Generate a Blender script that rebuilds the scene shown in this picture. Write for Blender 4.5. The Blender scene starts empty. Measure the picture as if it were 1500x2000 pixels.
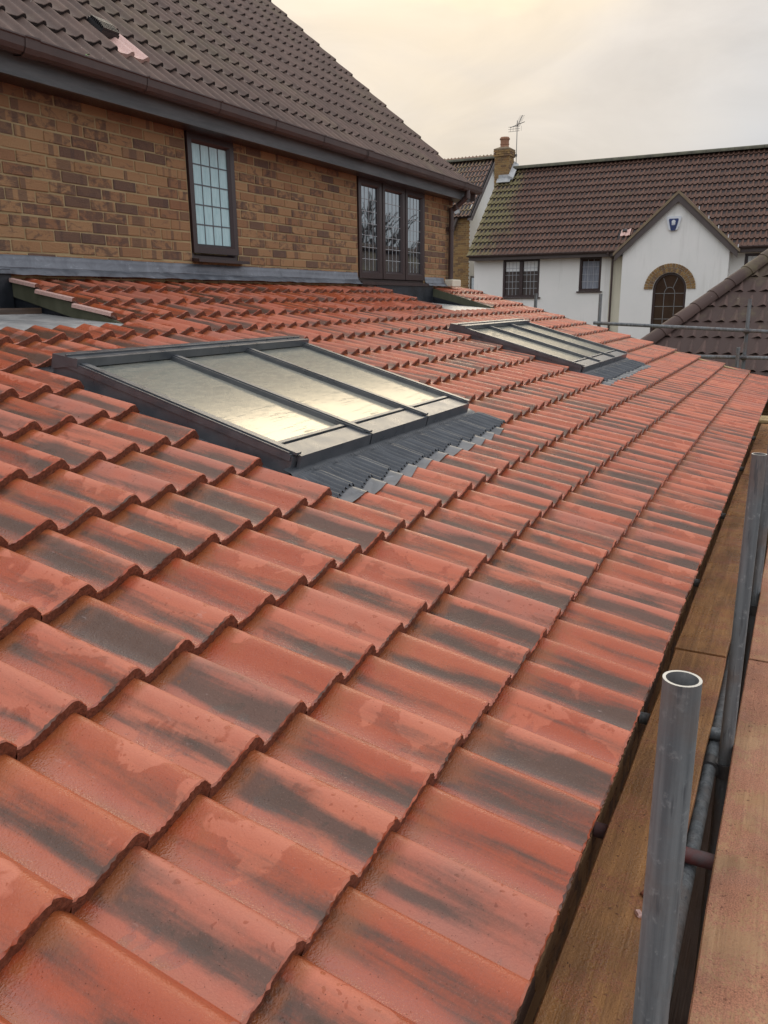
import bpy, math, random
import numpy as np
from mathutils import Vector, Matrix, Euler

random.seed(7)
SC = bpy.context.scene
COL = SC.collection
R = math.radians
H = 3.6                     # eye height above the ground; the code below works in metres relative to the eye

# ------------------------------------------------------------------ camera
cam_d = bpy.data.cameras.new('camera')
cam = bpy.data.objects.new('camera', cam_d)
COL.objects.link(cam)
_yaw, _pitch, _roll = R(27.3532), R(14.8343), R(-0.5603)
_f = Vector((math.cos(_yaw) * math.cos(_pitch), math.sin(_yaw) * math.cos(_pitch), -math.sin(_pitch)))
_r0 = Vector((math.sin(_yaw), -math.cos(_yaw), 0))
_u0 = _r0.cross(_f)
_r = _r0 * math.cos(_roll) + _u0 * math.sin(_roll)
_u = -_r0 * math.sin(_roll) + _u0 * math.cos(_roll)
cam.matrix_world = Matrix(((_r.x, _u.x, -_f.x, 0), (_r.y, _u.y, -_f.y, 0), (_r.z, _u.z, -_f.z, H), (0, 0, 0, 1)))
cam_d.sensor_fit = 'VERTICAL'
cam_d.sensor_height = 32
cam_d.lens = 1560.4 / 2000 * 32
cam_d.clip_start = 0.05
cam_d.clip_end = 3000
SC.camera = cam
FWD = np.array(_f); RIGHT = np.array(_r); UP = np.array(_u)

# ------------------------------------------------------------------ sky and sun
SUN_AZ, SUN_EL = R(26.5), R(24.5)          # low sun behind thin cloud, straight ahead
SUNDIR = Vector((math.cos(SUN_AZ) * math.cos(SUN_EL), math.sin(SUN_AZ) * math.cos(SUN_EL), math.sin(SUN_EL)))
SC.view_settings.view_transform = 'Standard'
SC.view_settings.look = 'None'
SC.view_settings.exposure = 0.25
SC.view_settings.gamma = 1.0
SC.view_settings.use_curve_mapping = False
wd = bpy.data.worlds.new('World'); SC.world = wd; wd.use_nodes = True
wt = wd.node_tree; wt.nodes.clear()
def wn(t, **k):
    n = wt.nodes.new(t)
    for a, b in k.items(): setattr(n, a, b)
    return n
sky = wn('ShaderNodeTexSky', sky_type='NISHITA'); sky.sun_disc = False
sky.sun_elevation = SUN_EL; sky.sun_rotation = R(90) - SUN_AZ
bg1 = wn('ShaderNodeBackground'); bg1.inputs[1].default_value = 0.1
wt.links.new(sky.outputs[0], bg1.inputs[0])
tc = wn('ShaderNodeTexCoord')
dt = wn('ShaderNodeVectorMath', operation='DOT_PRODUCT'); dt.inputs[1].default_value = SUNDIR
wt.links.new(tc.outputs['Generated'], dt.inputs[0])
mp = wn('ShaderNodeMapping'); mp.inputs['Scale'].default_value = (1.6, 1.6, 4.2)
wt.links.new(tc.outputs['Generated'], mp.inputs[0])
nz = wn('ShaderNodeTexNoise'); nz.inputs['Scale'].default_value = 1.7; nz.inputs['Detail'].default_value = 5; nz.inputs['Roughness'].default_value = .5
nz.inputs['Distortion'].default_value = .4
wt.links.new(mp.outputs[0], nz.inputs['Vector'])
ma = wn('ShaderNodeMath', operation='MULTIPLY_ADD'); ma.inputs[1].default_value = .10; ma.inputs[2].default_value = -.05
wt.links.new(nz.outputs[0], ma.inputs[0])
ad = wn('ShaderNodeMath', operation='ADD'); wt.links.new(dt.outputs['Value'], ad.inputs[0]); wt.links.new(ma.outputs[0], ad.inputs[1])
rp = wn('ShaderNodeValToRGB'); cr = rp.color_ramp; cr.interpolation = 'EASE'
for p_, c_ in ((0.0, (.66, .68, .73)), (.55, (.63, .64, .665)), (.87, (.53, .525, .53)), (.945, (.605, .55, .49)), (.985, (.72, .61, .465)), (1.0, (.82, .69, .48))):
    e = cr.elements[0] if p_ == 0.0 else cr.elements[len(cr.elements) - 1] if p_ == 1.0 else cr.elements.new(p_)
    e.color = (*c_, 1)
wt.links.new(ad.outputs[0], rp.inputs[0])
# the veiled sun itself: a small soft core in the cloud
core = wn('ShaderNodeMapRange', interpolation_type='SMOOTHSTEP'); core.inputs[1].default_value = math.cos(R(5.5)); core.inputs[2].default_value = 1.0
core.inputs[3].default_value = 0; core.inputs[4].default_value = .45
wt.links.new(dt.outputs['Value'], core.inputs[0])
bg2 = wn('ShaderNodeBackground'); wt.links.new(rp.outputs[0], bg2.inputs[0])
st = wn('ShaderNodeMath', operation='ADD'); st.inputs[1].default_value = 1.0
wt.links.new(core.outputs[0], st.inputs[0])
# overcast luminance: the zenith is about three times as bright as the horizon
sx = wn('ShaderNodeSeparateXYZ'); wt.links.new(tc.outputs['Generated'], sx.inputs[0])
ov = wn('ShaderNodeMapRange'); ov.inputs[1].default_value = 0; ov.inputs[2].default_value = 1; ov.inputs[3].default_value = .76; ov.inputs[4].default_value = 2.0
wt.links.new(sx.outputs[2], ov.inputs[0])
n2 = wn('ShaderNodeTexNoise'); n2.inputs['Scale'].default_value = 3.1; n2.inputs['Detail'].default_value = 6; n2.inputs['Roughness'].default_value = .55; n2.inputs['Distortion'].default_value = .8
wt.links.new(mp.outputs[0], n2.inputs['Vector'])
nm = wn('ShaderNodeMapRange'); nm.inputs[1].default_value = .3; nm.inputs[2].default_value = .7; nm.inputs[3].default_value = .90; nm.inputs[4].default_value = 1.09
wt.links.new(n2.outputs[0], nm.inputs[0])
m2 = wn('ShaderNodeMath', operation='MULTIPLY'); wt.links.new(st.outputs[0], m2.inputs[0]); wt.links.new(nm.outputs[0], m2.inputs[1])
ml = wn('ShaderNodeMath', operation='MULTIPLY'); wt.links.new(m2.outputs[0], ml.inputs[0]); wt.links.new(ov.outputs[0], ml.inputs[1]); wt.links.new(ml.outputs[0], bg2.inputs[1])
mx = wn('ShaderNodeMixShader'); mx.inputs[0].default_value = .93
wt.links.new(bg1.outputs[0], mx.inputs[1]); wt.links.new(bg2.outputs[0], mx.inputs[2])
wo = wn('ShaderNodeOutputWorld'); wt.links.new(mx.outputs[0], wo.inputs[0])
sl = bpy.data.lights.new('sun', 'SUN'); sl.energy = .75; sl.angle = R(40); sl.color = (1.0, .86, .66)
so = bpy.data.objects.new('sun', sl); COL.objects.link(so)
so.rotation_euler = SUNDIR.to_track_quat('Z', 'Y').to_euler(); so.location = SUNDIR * 60

# ------------------------------------------------------------------ material helper
class T:
    def __init__(s, name):
        s.m = bpy.data.materials.new(name); s.m.use_nodes = True
        s.t = s.m.node_tree; s.t.nodes.clear()
    def n(s, typ, **k):
        n = s.t.nodes.new(typ)
        for a, b in k.items(): setattr(n, a, b)
        return n
    def put(s, sock, v):
        if v is None: return
        if isinstance(v, bpy.types.NodeSocket): s.t.links.new(v, sock)
        elif isinstance(v, (int, float)):
            sock.default_value = v if sock.type == 'VALUE' else ((v, v, v, 1) if sock.type == 'RGBA' else (v, v, v))
        else: sock.default_value = (*v, 1) if sock.type == 'RGBA' and len(v) == 3 else v
    def math(s, op, a, b=None, c=None, clamp=False):
        n = s.n('ShaderNodeMath', operation=op, use_clamp=clamp)
        for i, v in enumerate((a, b, c)): s.put(n.inputs[i], v)
        return n.outputs[0]
    def mix(s, f, a, b, mode='MIX'):
        n = s.n('ShaderNodeMix', data_type='RGBA', blend_type=mode); n.clamp_factor = True
        s.put(n.inputs[0], f); s.put(n.inputs[6], a); s.put(n.inputs[7], b)
        return n.outputs[2]
    def mr(s, v, a, b, c=0., d=1., smooth=True):
        n = s.n('ShaderNodeMapRange', interpolation_type='SMOOTHSTEP' if smooth else 'LINEAR')
        for i, x in enumerate((v, a, b, c, d)): s.put(n.inputs[i], x)
        return n.outputs[0]
    def noise(s, vec, scale=5., detail=3., rough=.55, dist=0., col=False):
        n = s.n('ShaderNodeTexNoise'); s.put(n.inputs['Vector'], vec)
        for k, v in (('Scale', scale), ('Detail', detail), ('Roughness', rough), ('Distortion', dist)): s.put(n.inputs[k], v)
        return n.outputs[1 if col else 0]
    def voro(s, vec, scale, feature='F1', rnd=1., out='Distance'):
        n = s.n('ShaderNodeTexVoronoi', feature=feature); s.put(n.inputs['Vector'], vec); s.put(n.inputs['Scale'], scale); s.put(n.inputs['Randomness'], rnd)
        return n.outputs[out]
    def comb(s, x=0., y=0., z=0.):
        n = s.n('ShaderNodeCombineXYZ')
        for i, v in enumerate((x, y, z)): s.put(n.inputs[i], v)
        return n.outputs[0]
    def sep(s, v):
        n = s.n('ShaderNodeSeparateXYZ'); s.put(n.inputs[0], v); return n.outputs
    def vm(s, op, a, b=None):
        n = s.n('ShaderNodeVectorMath', operation=op); s.put(n.inputs[0], a)
        if b is not None: s.put(n.inputs[1], b)
        return n.outputs[0]
    def obj(s): return s.n('ShaderNodeTexCoord').outputs['Object']
    def pos(s): return s.n('ShaderNodeNewGeometry').outputs['Position']
    def rnd(s):      # one random number per object, and per loose piece of a joined mesh
        a = s.n('ShaderNodeObjectInfo').outputs['Random']; b = s.n('ShaderNodeNewGeometry').outputs['Random Per Island']
        return s.math('FRACT', s.math('ADD', a, b))
    def wn(s, v):
        n = s.n('ShaderNodeTexWhiteNoise', noise_dimensions='1D'); s.put(n.inputs['W'], v); return n.outputs[0]
    def bump(s, h, strength=.3, dist=.01, normal=None):
        n = s.n('ShaderNodeBump'); s.put(n.inputs['Strength'], strength); s.put(n.inputs['Distance'], dist); s.put(n.inputs['Height'], h)
        if normal is not None: s.put(n.inputs['Normal'], normal)
        return n.outputs[0]
    def out(s, base, rough=.6, normal=None, **k):
        p = s.n('ShaderNodeBsdfPrincipled'); s.put(p.inputs['Base Color'], base); s.put(p.inputs['Roughness'], rough)
        if normal is not None: s.put(p.inputs['Normal'], normal)
        for a, b in k.items(): s.put(p.inputs[a.replace('_', ' ')], b)
        o = s.n('ShaderNodeOutputMaterial'); s.t.links.new(p.outputs[0], o.inputs[0]); s.bsdf = p
        return s.m

def hsv_var(t, col, r, amt=.25):
    return t.mix(1.0, col, t.comb(t.mr(r, 0, 1, 1 - amt, 1 + amt, False), t.mr(r, 0, 1, 1 - amt, 1 + amt, False), t.mr(r, 0, 1, 1 - amt, 1 + amt, False)), 'MULTIPLY')

# wet red concrete tile with slate-grey streaks
def mat_red():
    t = T('red_concrete_tile')
    uv = t.n('ShaderNodeUVMap', uv_map='UVMap').outputs[0]; u, v, _ = t.sep(uv); r = t.rnd()
    r2 = t.wn(t.math('MULTIPLY', r, 91.7)); r3 = t.wn(t.math('MULTIPLY', r, 37.3)); r4 = t.wn(t.math('MULTIPLY', r, 13.9))
    rz = t.math('MULTIPLY', r, 173.)
    loc = t.comb(t.math('MULTIPLY', u, .16), t.math('MULTIPLY', v, .31), rz)        # metres on the tile
    base = t.mix(r2, (.43, .090, .032), (.49, .140, .066))
    base = t.mix(t.mr(r3, .72, 1.0), base, (.33, .105, .066))
    n1 = t.noise(loc, 9, 4, .6); base = t.mix(t.mr(n1, .38, .7, 0, .7), base, (.42, .092, .040))
    # slate streaks, drawn out down the slope
    sv = t.comb(t.math('MULTIPLY', u, 2.6), t.math('MULTIPLY', v, .60), rz)
    s1 = t.noise(sv, 1.4, 3, .5, .2)
    sv2 = t.comb(t.math('MULTIPLY', u, 22.), t.math('MULTIPLY', v, 1.3), rz)
    s2 = t.noise(sv2, 1.6, 3, .6)
    fine = t.noise(loc, 110, 2, .7)
    lvl = t.math('ADD', t.math('ADD', s1, t.math('MULTIPLY', t.math('SUBTRACT', s2, .5), .15)), t.math('MULTIPLY', t.math('SUBTRACT', fine, .5), .12))
    band = t.math('MULTIPLY', t.mr(u, .06, .34), t.mr(u, .82, .44))                    # gathers the streaks on the rising flank, painting in its shading too
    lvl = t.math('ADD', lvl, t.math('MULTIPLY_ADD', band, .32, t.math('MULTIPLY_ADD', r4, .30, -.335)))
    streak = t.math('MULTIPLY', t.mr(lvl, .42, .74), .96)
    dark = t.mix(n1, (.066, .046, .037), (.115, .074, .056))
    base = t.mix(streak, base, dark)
    base = t.mix(t.math('MULTIPLY', t.math('MULTIPLY', t.mr(u, .56, .76), t.mr(u, .98, .84)), .22), base, (.62, .26, .18))  # pale highlight painted into the crest colour
    # drying film: pale matt patches with sharp edges near the crest, wet elsewhere
    d1 = t.noise(loc, 8.5, 4, .52, .4)
    dl = t.math('ADD', d1, t.math('MULTIPLY_ADD', t.math('MULTIPLY', t.mr(u, .28, .7), t.mr(u, 1.0, .8)), .16, t.math('MULTIPLY_ADD', r3, .42, -.33)))
    dry = t.mr(dl, .482, .512)
    spots = t.mr(t.voro(t.vm('ADD', loc, t.vm('MULTIPLY', t.noise(loc, 60, 2, .5, 0, True), (.02, .02, .0))), 62), .20, .235)
    spm = t.mr(t.noise(loc, 18, 2), .50, .53)
    dry = t.math('MULTIPLY', t.math('MULTIPLY', dry, t.math('MAXIMUM', spots, spm)), t.mr(v, .93, .86))
    pale = t.mix(1.0, t.mix(t.math('MULTIPLY_ADD', streak, -.16, .22), base, (.58, .29, .23)), 1.12, 'MULTIPLY')
    wet = t.mix(1.0, base, (.86, .68, .52), 'MULTIPLY')
    run = t.math('MAXIMUM', t.math('MULTIPLY', t.mr(v, .70, .98), t.mr(t.noise(loc, 16, 3), .36, .56)), t.math('MULTIPLY', t.mr(u, .20, .03), t.mr(t.noise(loc, 9, 3), .38, .58)))
    wet = t.mix(t.math('MULTIPLY', run, .7), wet, (.33, .098, .028))
    col = t.mix(t.math('MULTIPLY', dry, .85), wet, pale)
    lime = t.math('MULTIPLY', t.mr(t.noise(t.vm('MULTIPLY', loc, (1, .35, 1)), 60, 4, .7), .66, .76), .22)
    col = t.mix(lime, col, (.55, .42, .38))
    grit = t.noise(loc, 420, 2, .6); col = t.mix(t.mr(grit, .60, .8, 0, .22), col, (.62, .36, .30))
    pit = t.mr(t.voro(loc, 95), .05, .10); col = t.mix(t.math('MULTIPLY', t.math('SUBTRACT', 1.0, pit), .55), col, (.10, .045, .035))
    rough = t.mix(dry, t.math('MULTIPLY', t.mr(t.noise(loc, 30, 3), .3, .7, .22, .36), t.mr(u, .05, .4, .8, 1.2)), .56)
    hb = t.math('ADD', t.noise(loc, 260, 2, .6), t.math('MULTIPLY', t.noise(loc, 70, 3, .6), .9))
    nb = t.bump(t.math('ADD', hb, t.math('MULTIPLY', pit, .8)), .7, .0022)
    return t.out(col, rough, nb, Specular_IOR_Level=t.math('MULTIPLY', t.mr(dry, 0, 1, .50, .26), t.mr(u, .10, .40, 2.0, 1.0)))

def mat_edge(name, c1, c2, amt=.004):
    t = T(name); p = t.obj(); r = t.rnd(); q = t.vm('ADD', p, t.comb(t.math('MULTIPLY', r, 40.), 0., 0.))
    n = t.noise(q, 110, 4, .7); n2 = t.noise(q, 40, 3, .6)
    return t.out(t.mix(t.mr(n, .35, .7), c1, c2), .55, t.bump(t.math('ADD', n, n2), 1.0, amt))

def mat_oldtile(name, ca, cb, moss=(.13, .13, .05), moss_amt=.0, edge_y=None, rough=.75, spots=.5):
    t = T(name)
    uv = t.n('ShaderNodeUVMap', uv_map='UVMap').outputs[0]; u, v, _ = t.sep(uv); r = t.rnd(); rz = t.math('MULTIPLY', r, 173.)
    wp = t.pos(); loc = t.comb(t.math('MULTIPLY', u, .16), t.math('MULTIPLY', v, .31), rz)
    base = hsv_var(t, t.mix(t.noise(wp, 1.3, 4), ca, cb), r, .16)
    base = t.mix(t.mr(t.noise(loc, 14, 4), .4, .75, 0, .55), base, t.mix(1.0, base, .6, 'MULTIPLY'))
    crest_pale = t.math('MULTIPLY', t.mr(u, .62, .86), t.mr(t.noise(loc, 22, 3), .3, .65, .1, .5))  # paler towards the crest, broken up by noise
    base = t.mix(crest_pale, base, t.mix(1.0, base, (1.5, 1.4, 1.36), 'MULTIPLY'))
    # weathering runs down from the lap above; lichen discs
    if moss_amt:
        mz = t.noise(wp, .9, 5, .65); mm = t.math('ADD', mz, t.math('MULTIPLY', t.noise(wp, 9, 3), .25))
        if edge_y is not None:
            y = t.sep(wp)[1]; mm = t.math('ADD', mm, t.mr(y, edge_y[0], edge_y[1], edge_y[2], edge_y[3]))
        base = t.mix(t.math('MULTIPLY', t.mr(mm, .60, .84), moss_amt), base, t.mix(t.noise(wp, 30, 2), moss, (.26, .24, .09)))
    sp = t.mr(t.voro(t.vm('ADD', wp, t.noise(wp, 5, 2, .5, 0, True)), 3.2), .05, .02)
    base = t.mix(t.math('MULTIPLY', sp, spots), base, (.55, .53, .48))
    g = t.noise(loc, 260, 2)
    base = t.mix(t.mr(g, .55, .8, 0, .25), base, (.30, .26, .24))
    return t.out(base, rough, t.bump(t.math('ADD', g, t.noise(loc, 40, 3)), .5, .0015))

def mat_brick(name, cols, dark):
    t = T(name); p = t.obj(); r = t.rnd(); r2 = t.wn(t.math('MULTIPLY', r, 51.3)); r3 = t.wn(t.math('MULTIPLY', r, 17.1))
    q = t.vm('ADD', p, t.comb(t.math('MULTIPLY', r, 60.), 0., t.math('MULTIPLY', r2, 30.)))
    base = t.mix(r2, cols[0], cols[1]); base = t.mix(t.mr(r3, .6, 1.), base, cols[2])
    n = t.noise(t.vm('MULTIPLY', q, (1, 1, 1.6)), 13, 4, .65, .6)
    k = t.math('ADD', n, t.math('MULTIPLY_ADD', t.wn(t.math('MULTIPLY', r, 7.7)), .30, -.15))
    base = t.mix(t.mr(k, .50, .72, 0, .75), base, dark)
    base = t.mix(t.mr(t.wn(t.math('MULTIPLY', r, 23.9)), .86, .92, 0, .8), base, t.mix(n, dark, (.15, .085, .06)))
    x = t.sep(q)[0]
    kiss = t.mr(t.noise(t.comb(t.math('MULTIPLY', x, 1.0), 0., r), 9, 1), .56, .60)          # kiln kiss marks: upright bands
    base = t.mix(t.math('MULTIPLY', kiss, t.mr(r3, .35, .45, 0, .6)), base, dark)
    fine = t.noise(q, 130, 3, .7); base = t.mix(t.mr(fine, .55, .8, 0, .5), base, (.42, .28, .13))
    crease = t.noise(t.vm('MULTIPLY', q, (1, 1, 2.6)), 28, 4, .7, 1.6)
    return t.out(base, .85, t.bump(t.math('ADD', crease, t.math('MULTIPLY', fine, .5)), .9, .008))

def mat_simple(name, c1, c2, scale=8., rough=.6, bump=.2, bs=60., bd=.003, stretch=(1, 1, 1), metallic=0., **k):
    t = T(name); p = t.vm('MULTIPLY', t.obj(), stretch)
    n = t.noise(p, scale, 5, .6); f = t.noise(p, bs, 3, .65)
    c = t.mix(t.mr(n, .3, .7), c1, c2); c = t.mix(t.mr(f, .55, .8, 0, .3), c, t.mix(1.0, c, .6, 'MULTIPLY'))
    return t.out(c, t.mr(n, .3, .7, rough - .07, rough + .07), t.bump(f, bump, bd), Metallic=metallic, **k)

def mat_wood(name, c1, c2, dust=None, dust_amt=.5, wet=.35):
    t = T(name); p = t.obj(); r = t.n('ShaderNodeObjectInfo').outputs['Random']
    q = t.vm('ADD', p, t.comb(0., t.math('MULTIPLY', r, 9.), 0.))
    n = t.noise(t.vm('MULTIPLY', q, (.55, 13, 13)), 2.2, 5, .65, .8); g = t.noise(t.vm('MULTIPLY', q, (1.2, 60, 60)), 2, 3, .6)
    c = t.mix(t.mr(n, .35, .65), c1, c2); c = t.mix(t.mr(g, .45, .75, 0, .5), c, t.mix(1.0, c, .62, 'MULTIPLY'))
    kn = t.mr(t.voro(t.vm('MULTIPLY', q, (1., 3.6, 1)), 1.15), .035, .10); c = t.mix(t.math('SUBTRACT', 1., kn), c, t.mix(1.0, c1, .42, 'MULTIPLY'))
    rough = t.mr(t.noise(q, 6, 4), .4, .62, wet, .8)
    h = t.math('ADD', t.math('MULTIPLY', g, .7), n)
    if dust:
        d = t.noise(q, 5.5, 6, .7, .3); f = t.noise(q, 95, 4, .75); f2 = t.noise(q, 230, 2, .6)
        dm = t.mr(t.math('ADD', d, t.math('MULTIPLY', t.math('SUBTRACT', f, .5), .6)), .60 - .3 * dust_amt, .74 - .3 * dust_amt)
        c = t.mix(t.math('MULTIPLY', dm, .8), c, t.mix(t.mr(f2, .35, .65), dust, tuple(x * .55 for x in dust)))
        cl = t.mr(t.voro(t.vm('ADD', q, t.vm('MULTIPLY', t.noise(q, 40, 2, .5, 0, True), (.03, .03, 0))), 55), .20, .12); cm = t.mr(t.noise(q, 6, 3), .46, .60); cl = t.math('MULTIPLY', cl, cm)
        c = t.mix(t.math('MULTIPLY', cl, .85), c, t.mix(t.mr(f2, .4, .6), (.20, .065, .035), (.07, .035, .02)))
        sp = t.mr(f2, .64, .74); c = t.mix(t.math('MULTIPLY', sp, .6), c, (.07, .035, .02))
        h = t.math('ADD', h, t.math('ADD', t.math('MULTIPLY', f, 1.8), t.math('MULTIPLY', cl, 1.2)))
        big = t.noise(q, 2.3, 4, .6); c = t.mix(t.mr(big, .42, .62, 0, .55), c, t.mix(1.0, c, .52, 'MULTIPLY'))
    return t.out(c, rough, t.bump(h, .6, .004))

def mat_galv(name='galvanised_steel'):
    t = T(name); p = t.obj(); r = t.n('ShaderNodeObjectInfo').outputs['Random']
    q = t.vm('ADD', p, t.comb(t.math('MULTIPLY', r, 9.), 0., 0.))
    n = t.noise(t.vm('MULTIPLY', q, (30, 30, 1.2)), 1, 4, .65); m = t.noise(q, 38, 4, .7); b = t.noise(q, 4, 4, .6)
    c = t.mix(t.mr(n, .3, .7), (.098, .110, .116), (.215, .232, .234)); c = t.mix(t.mr(m, .55, .72, 0, .5), c, (.36, .37, .36))
    c = t.mix(t.mr(b, .46, .66, 0, .6), c, (.17, .125, .10))
    sc = t.noise(t.vm('MULTIPLY', q, (60, 60, 6)), 1, 3, .7); c = t.mix(t.mr(sc, .56, .68, 0, .75), c, (.07, .075, .08))
    return t.out(c, t.mr(m, .3, .7, .58, .80), t.bump(t.math('ADD', n, t.math('ADD', m, sc)), .5, .002), Metallic=.05)

def mat_lead(name, c1, c2, white=.4):
    t = T(name); p = t.obj(); n = t.noise(p, 4.5, 6, .65, .8); m = t.noise(t.vm('MULTIPLY', p, (1, 1, 3.)), 9, 5, .7, 1.5)
    c = t.mix(t.mr(n, .35, .65), c1, c2); c = t.mix(t.mr(m, .58, .74, 0, white), c, (.50, .53, .57))
    return t.out(c, t.mr(n, .3, .7, .32, .55), t.bump(t.noise(p, 14, 3), .3, .006), Metallic=.25)

def mat_render(name, c1, c2):
    t = T(name); p = t.pos(); n = t.noise(p, .7, 4, .6); f = t.noise(p, 55, 3, .7); w = t.noise(t.vm('MULTIPLY', p, (2.2, 2.2, .25)), 1.4, 5, .65)
    c = t.mix(t.mr(n, .35, .7), c1, c2); c = t.mix(t.mr(w, .52, .76, 0, .30), c, (.45, .43, .38))
    return t.out(c, .9, t.bump(f, .35, .004))

def mat_skyglass():
    t = T('wet_skylight_glass'); p = t.obj()
    # p.x runs across, p.y up the slope
    w = t.noise(t.vm('MULTIPLY', p, (4.0, 60, 1)), 1.1, 3, .6, .5)                        # rivulets lying along the pane
    y = t.sep(p)[1]
    mist = t.noise(p, 3.2, 4, .6)
    upper = t.mr(t.math('ADD', y, t.math('MULTIPLY', t.math('SUBTRACT', mist, .5), .9)), -.50, .34)          # breath of condensation towards the head
    drops = t.mr(t.voro(t.vm('ADD', p, t.vm('MULTIPLY', t.noise(p, 30, 2, .5, 0, True), (.03, .03, 0))), 75), .12, .34)
    riv = t.math('MULTIPLY', t.mr(w, .55, .66), t.mr(t.noise(p, 2.1, 3), .40, .55))
    speck = t.mr(t.noise(t.vm('MULTIPLY', p, (.40, 1.2, 1)), 21, 4, .8), .45, .57)
    dull = t.math('MULTIPLY', upper, t.math('MULTIPLY_ADD', speck, .75, .25))
    dull = t.math('MAXIMUM', dull, t.math('MULTIPLY', riv, .7))
    nb = t.bump(t.math('ADD', t.math('MULTIPLY', drops, upper), riv), .10, .001)
    gl = t.n('ShaderNodeBsdfGlossy'); t.put(gl.inputs['Color'], (.92, .87, .76)); t.put(gl.inputs['Roughness'], t.mr(dull, 0, 1, .15, .34)); t.put(gl.inputs['Normal'], nb)
    df = t.n('ShaderNodeBsdfDiffuse'); t.put(df.inputs['Color'], t.mix(dull, (.30, .29, .245), (.12, .135, .125)))
    mxs = t.n('ShaderNodeMixShader'); t.put(mxs.inputs[0], t.mr(dull, 0, 1, .34, .13, False)); t.t.links.new(df.outputs[0], mxs.inputs[1]); t.t.links.new(gl.outputs[0], mxs.inputs[2])
    o = t.n('ShaderNodeOutputMaterial'); t.t.links.new(mxs.outputs[0], o.inputs[0])
    return t.m

def mat_glass(name, inner, refl=.25, ior=1.9):
    t = T(name)
    gl = t.n('ShaderNodeBsdfGlossy'); t.put(gl.inputs['Color'], (.82, .9, .95)); t.put(gl.inputs['Roughness'], .02)
    t.put(gl.inputs['Normal'], t.bump(t.noise(t.obj(), 3, 2), .05, .01))
    df = t.n('ShaderNodeBsdfDiffuse'); t.put(df.inputs['Color'], inner if not callable(inner) else inner(t))
    fr = t.n('ShaderNodeFresnel'); fr.inputs['IOR'].default_value = ior
    mxs = t.n('ShaderNodeMixShader'); t.put(mxs.inputs[0], t.math('MULTIPLY_ADD', fr.outputs[0], 1.0, refl, True)); t.t.links.new(df.outputs[0], mxs.inputs[1]); t.t.links.new(gl.outputs[0], mxs.inputs[2])
    o = t.n('ShaderNodeOutputMaterial'); t.t.links.new(mxs.outputs[0], o.inputs[0])
    return t.m

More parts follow.
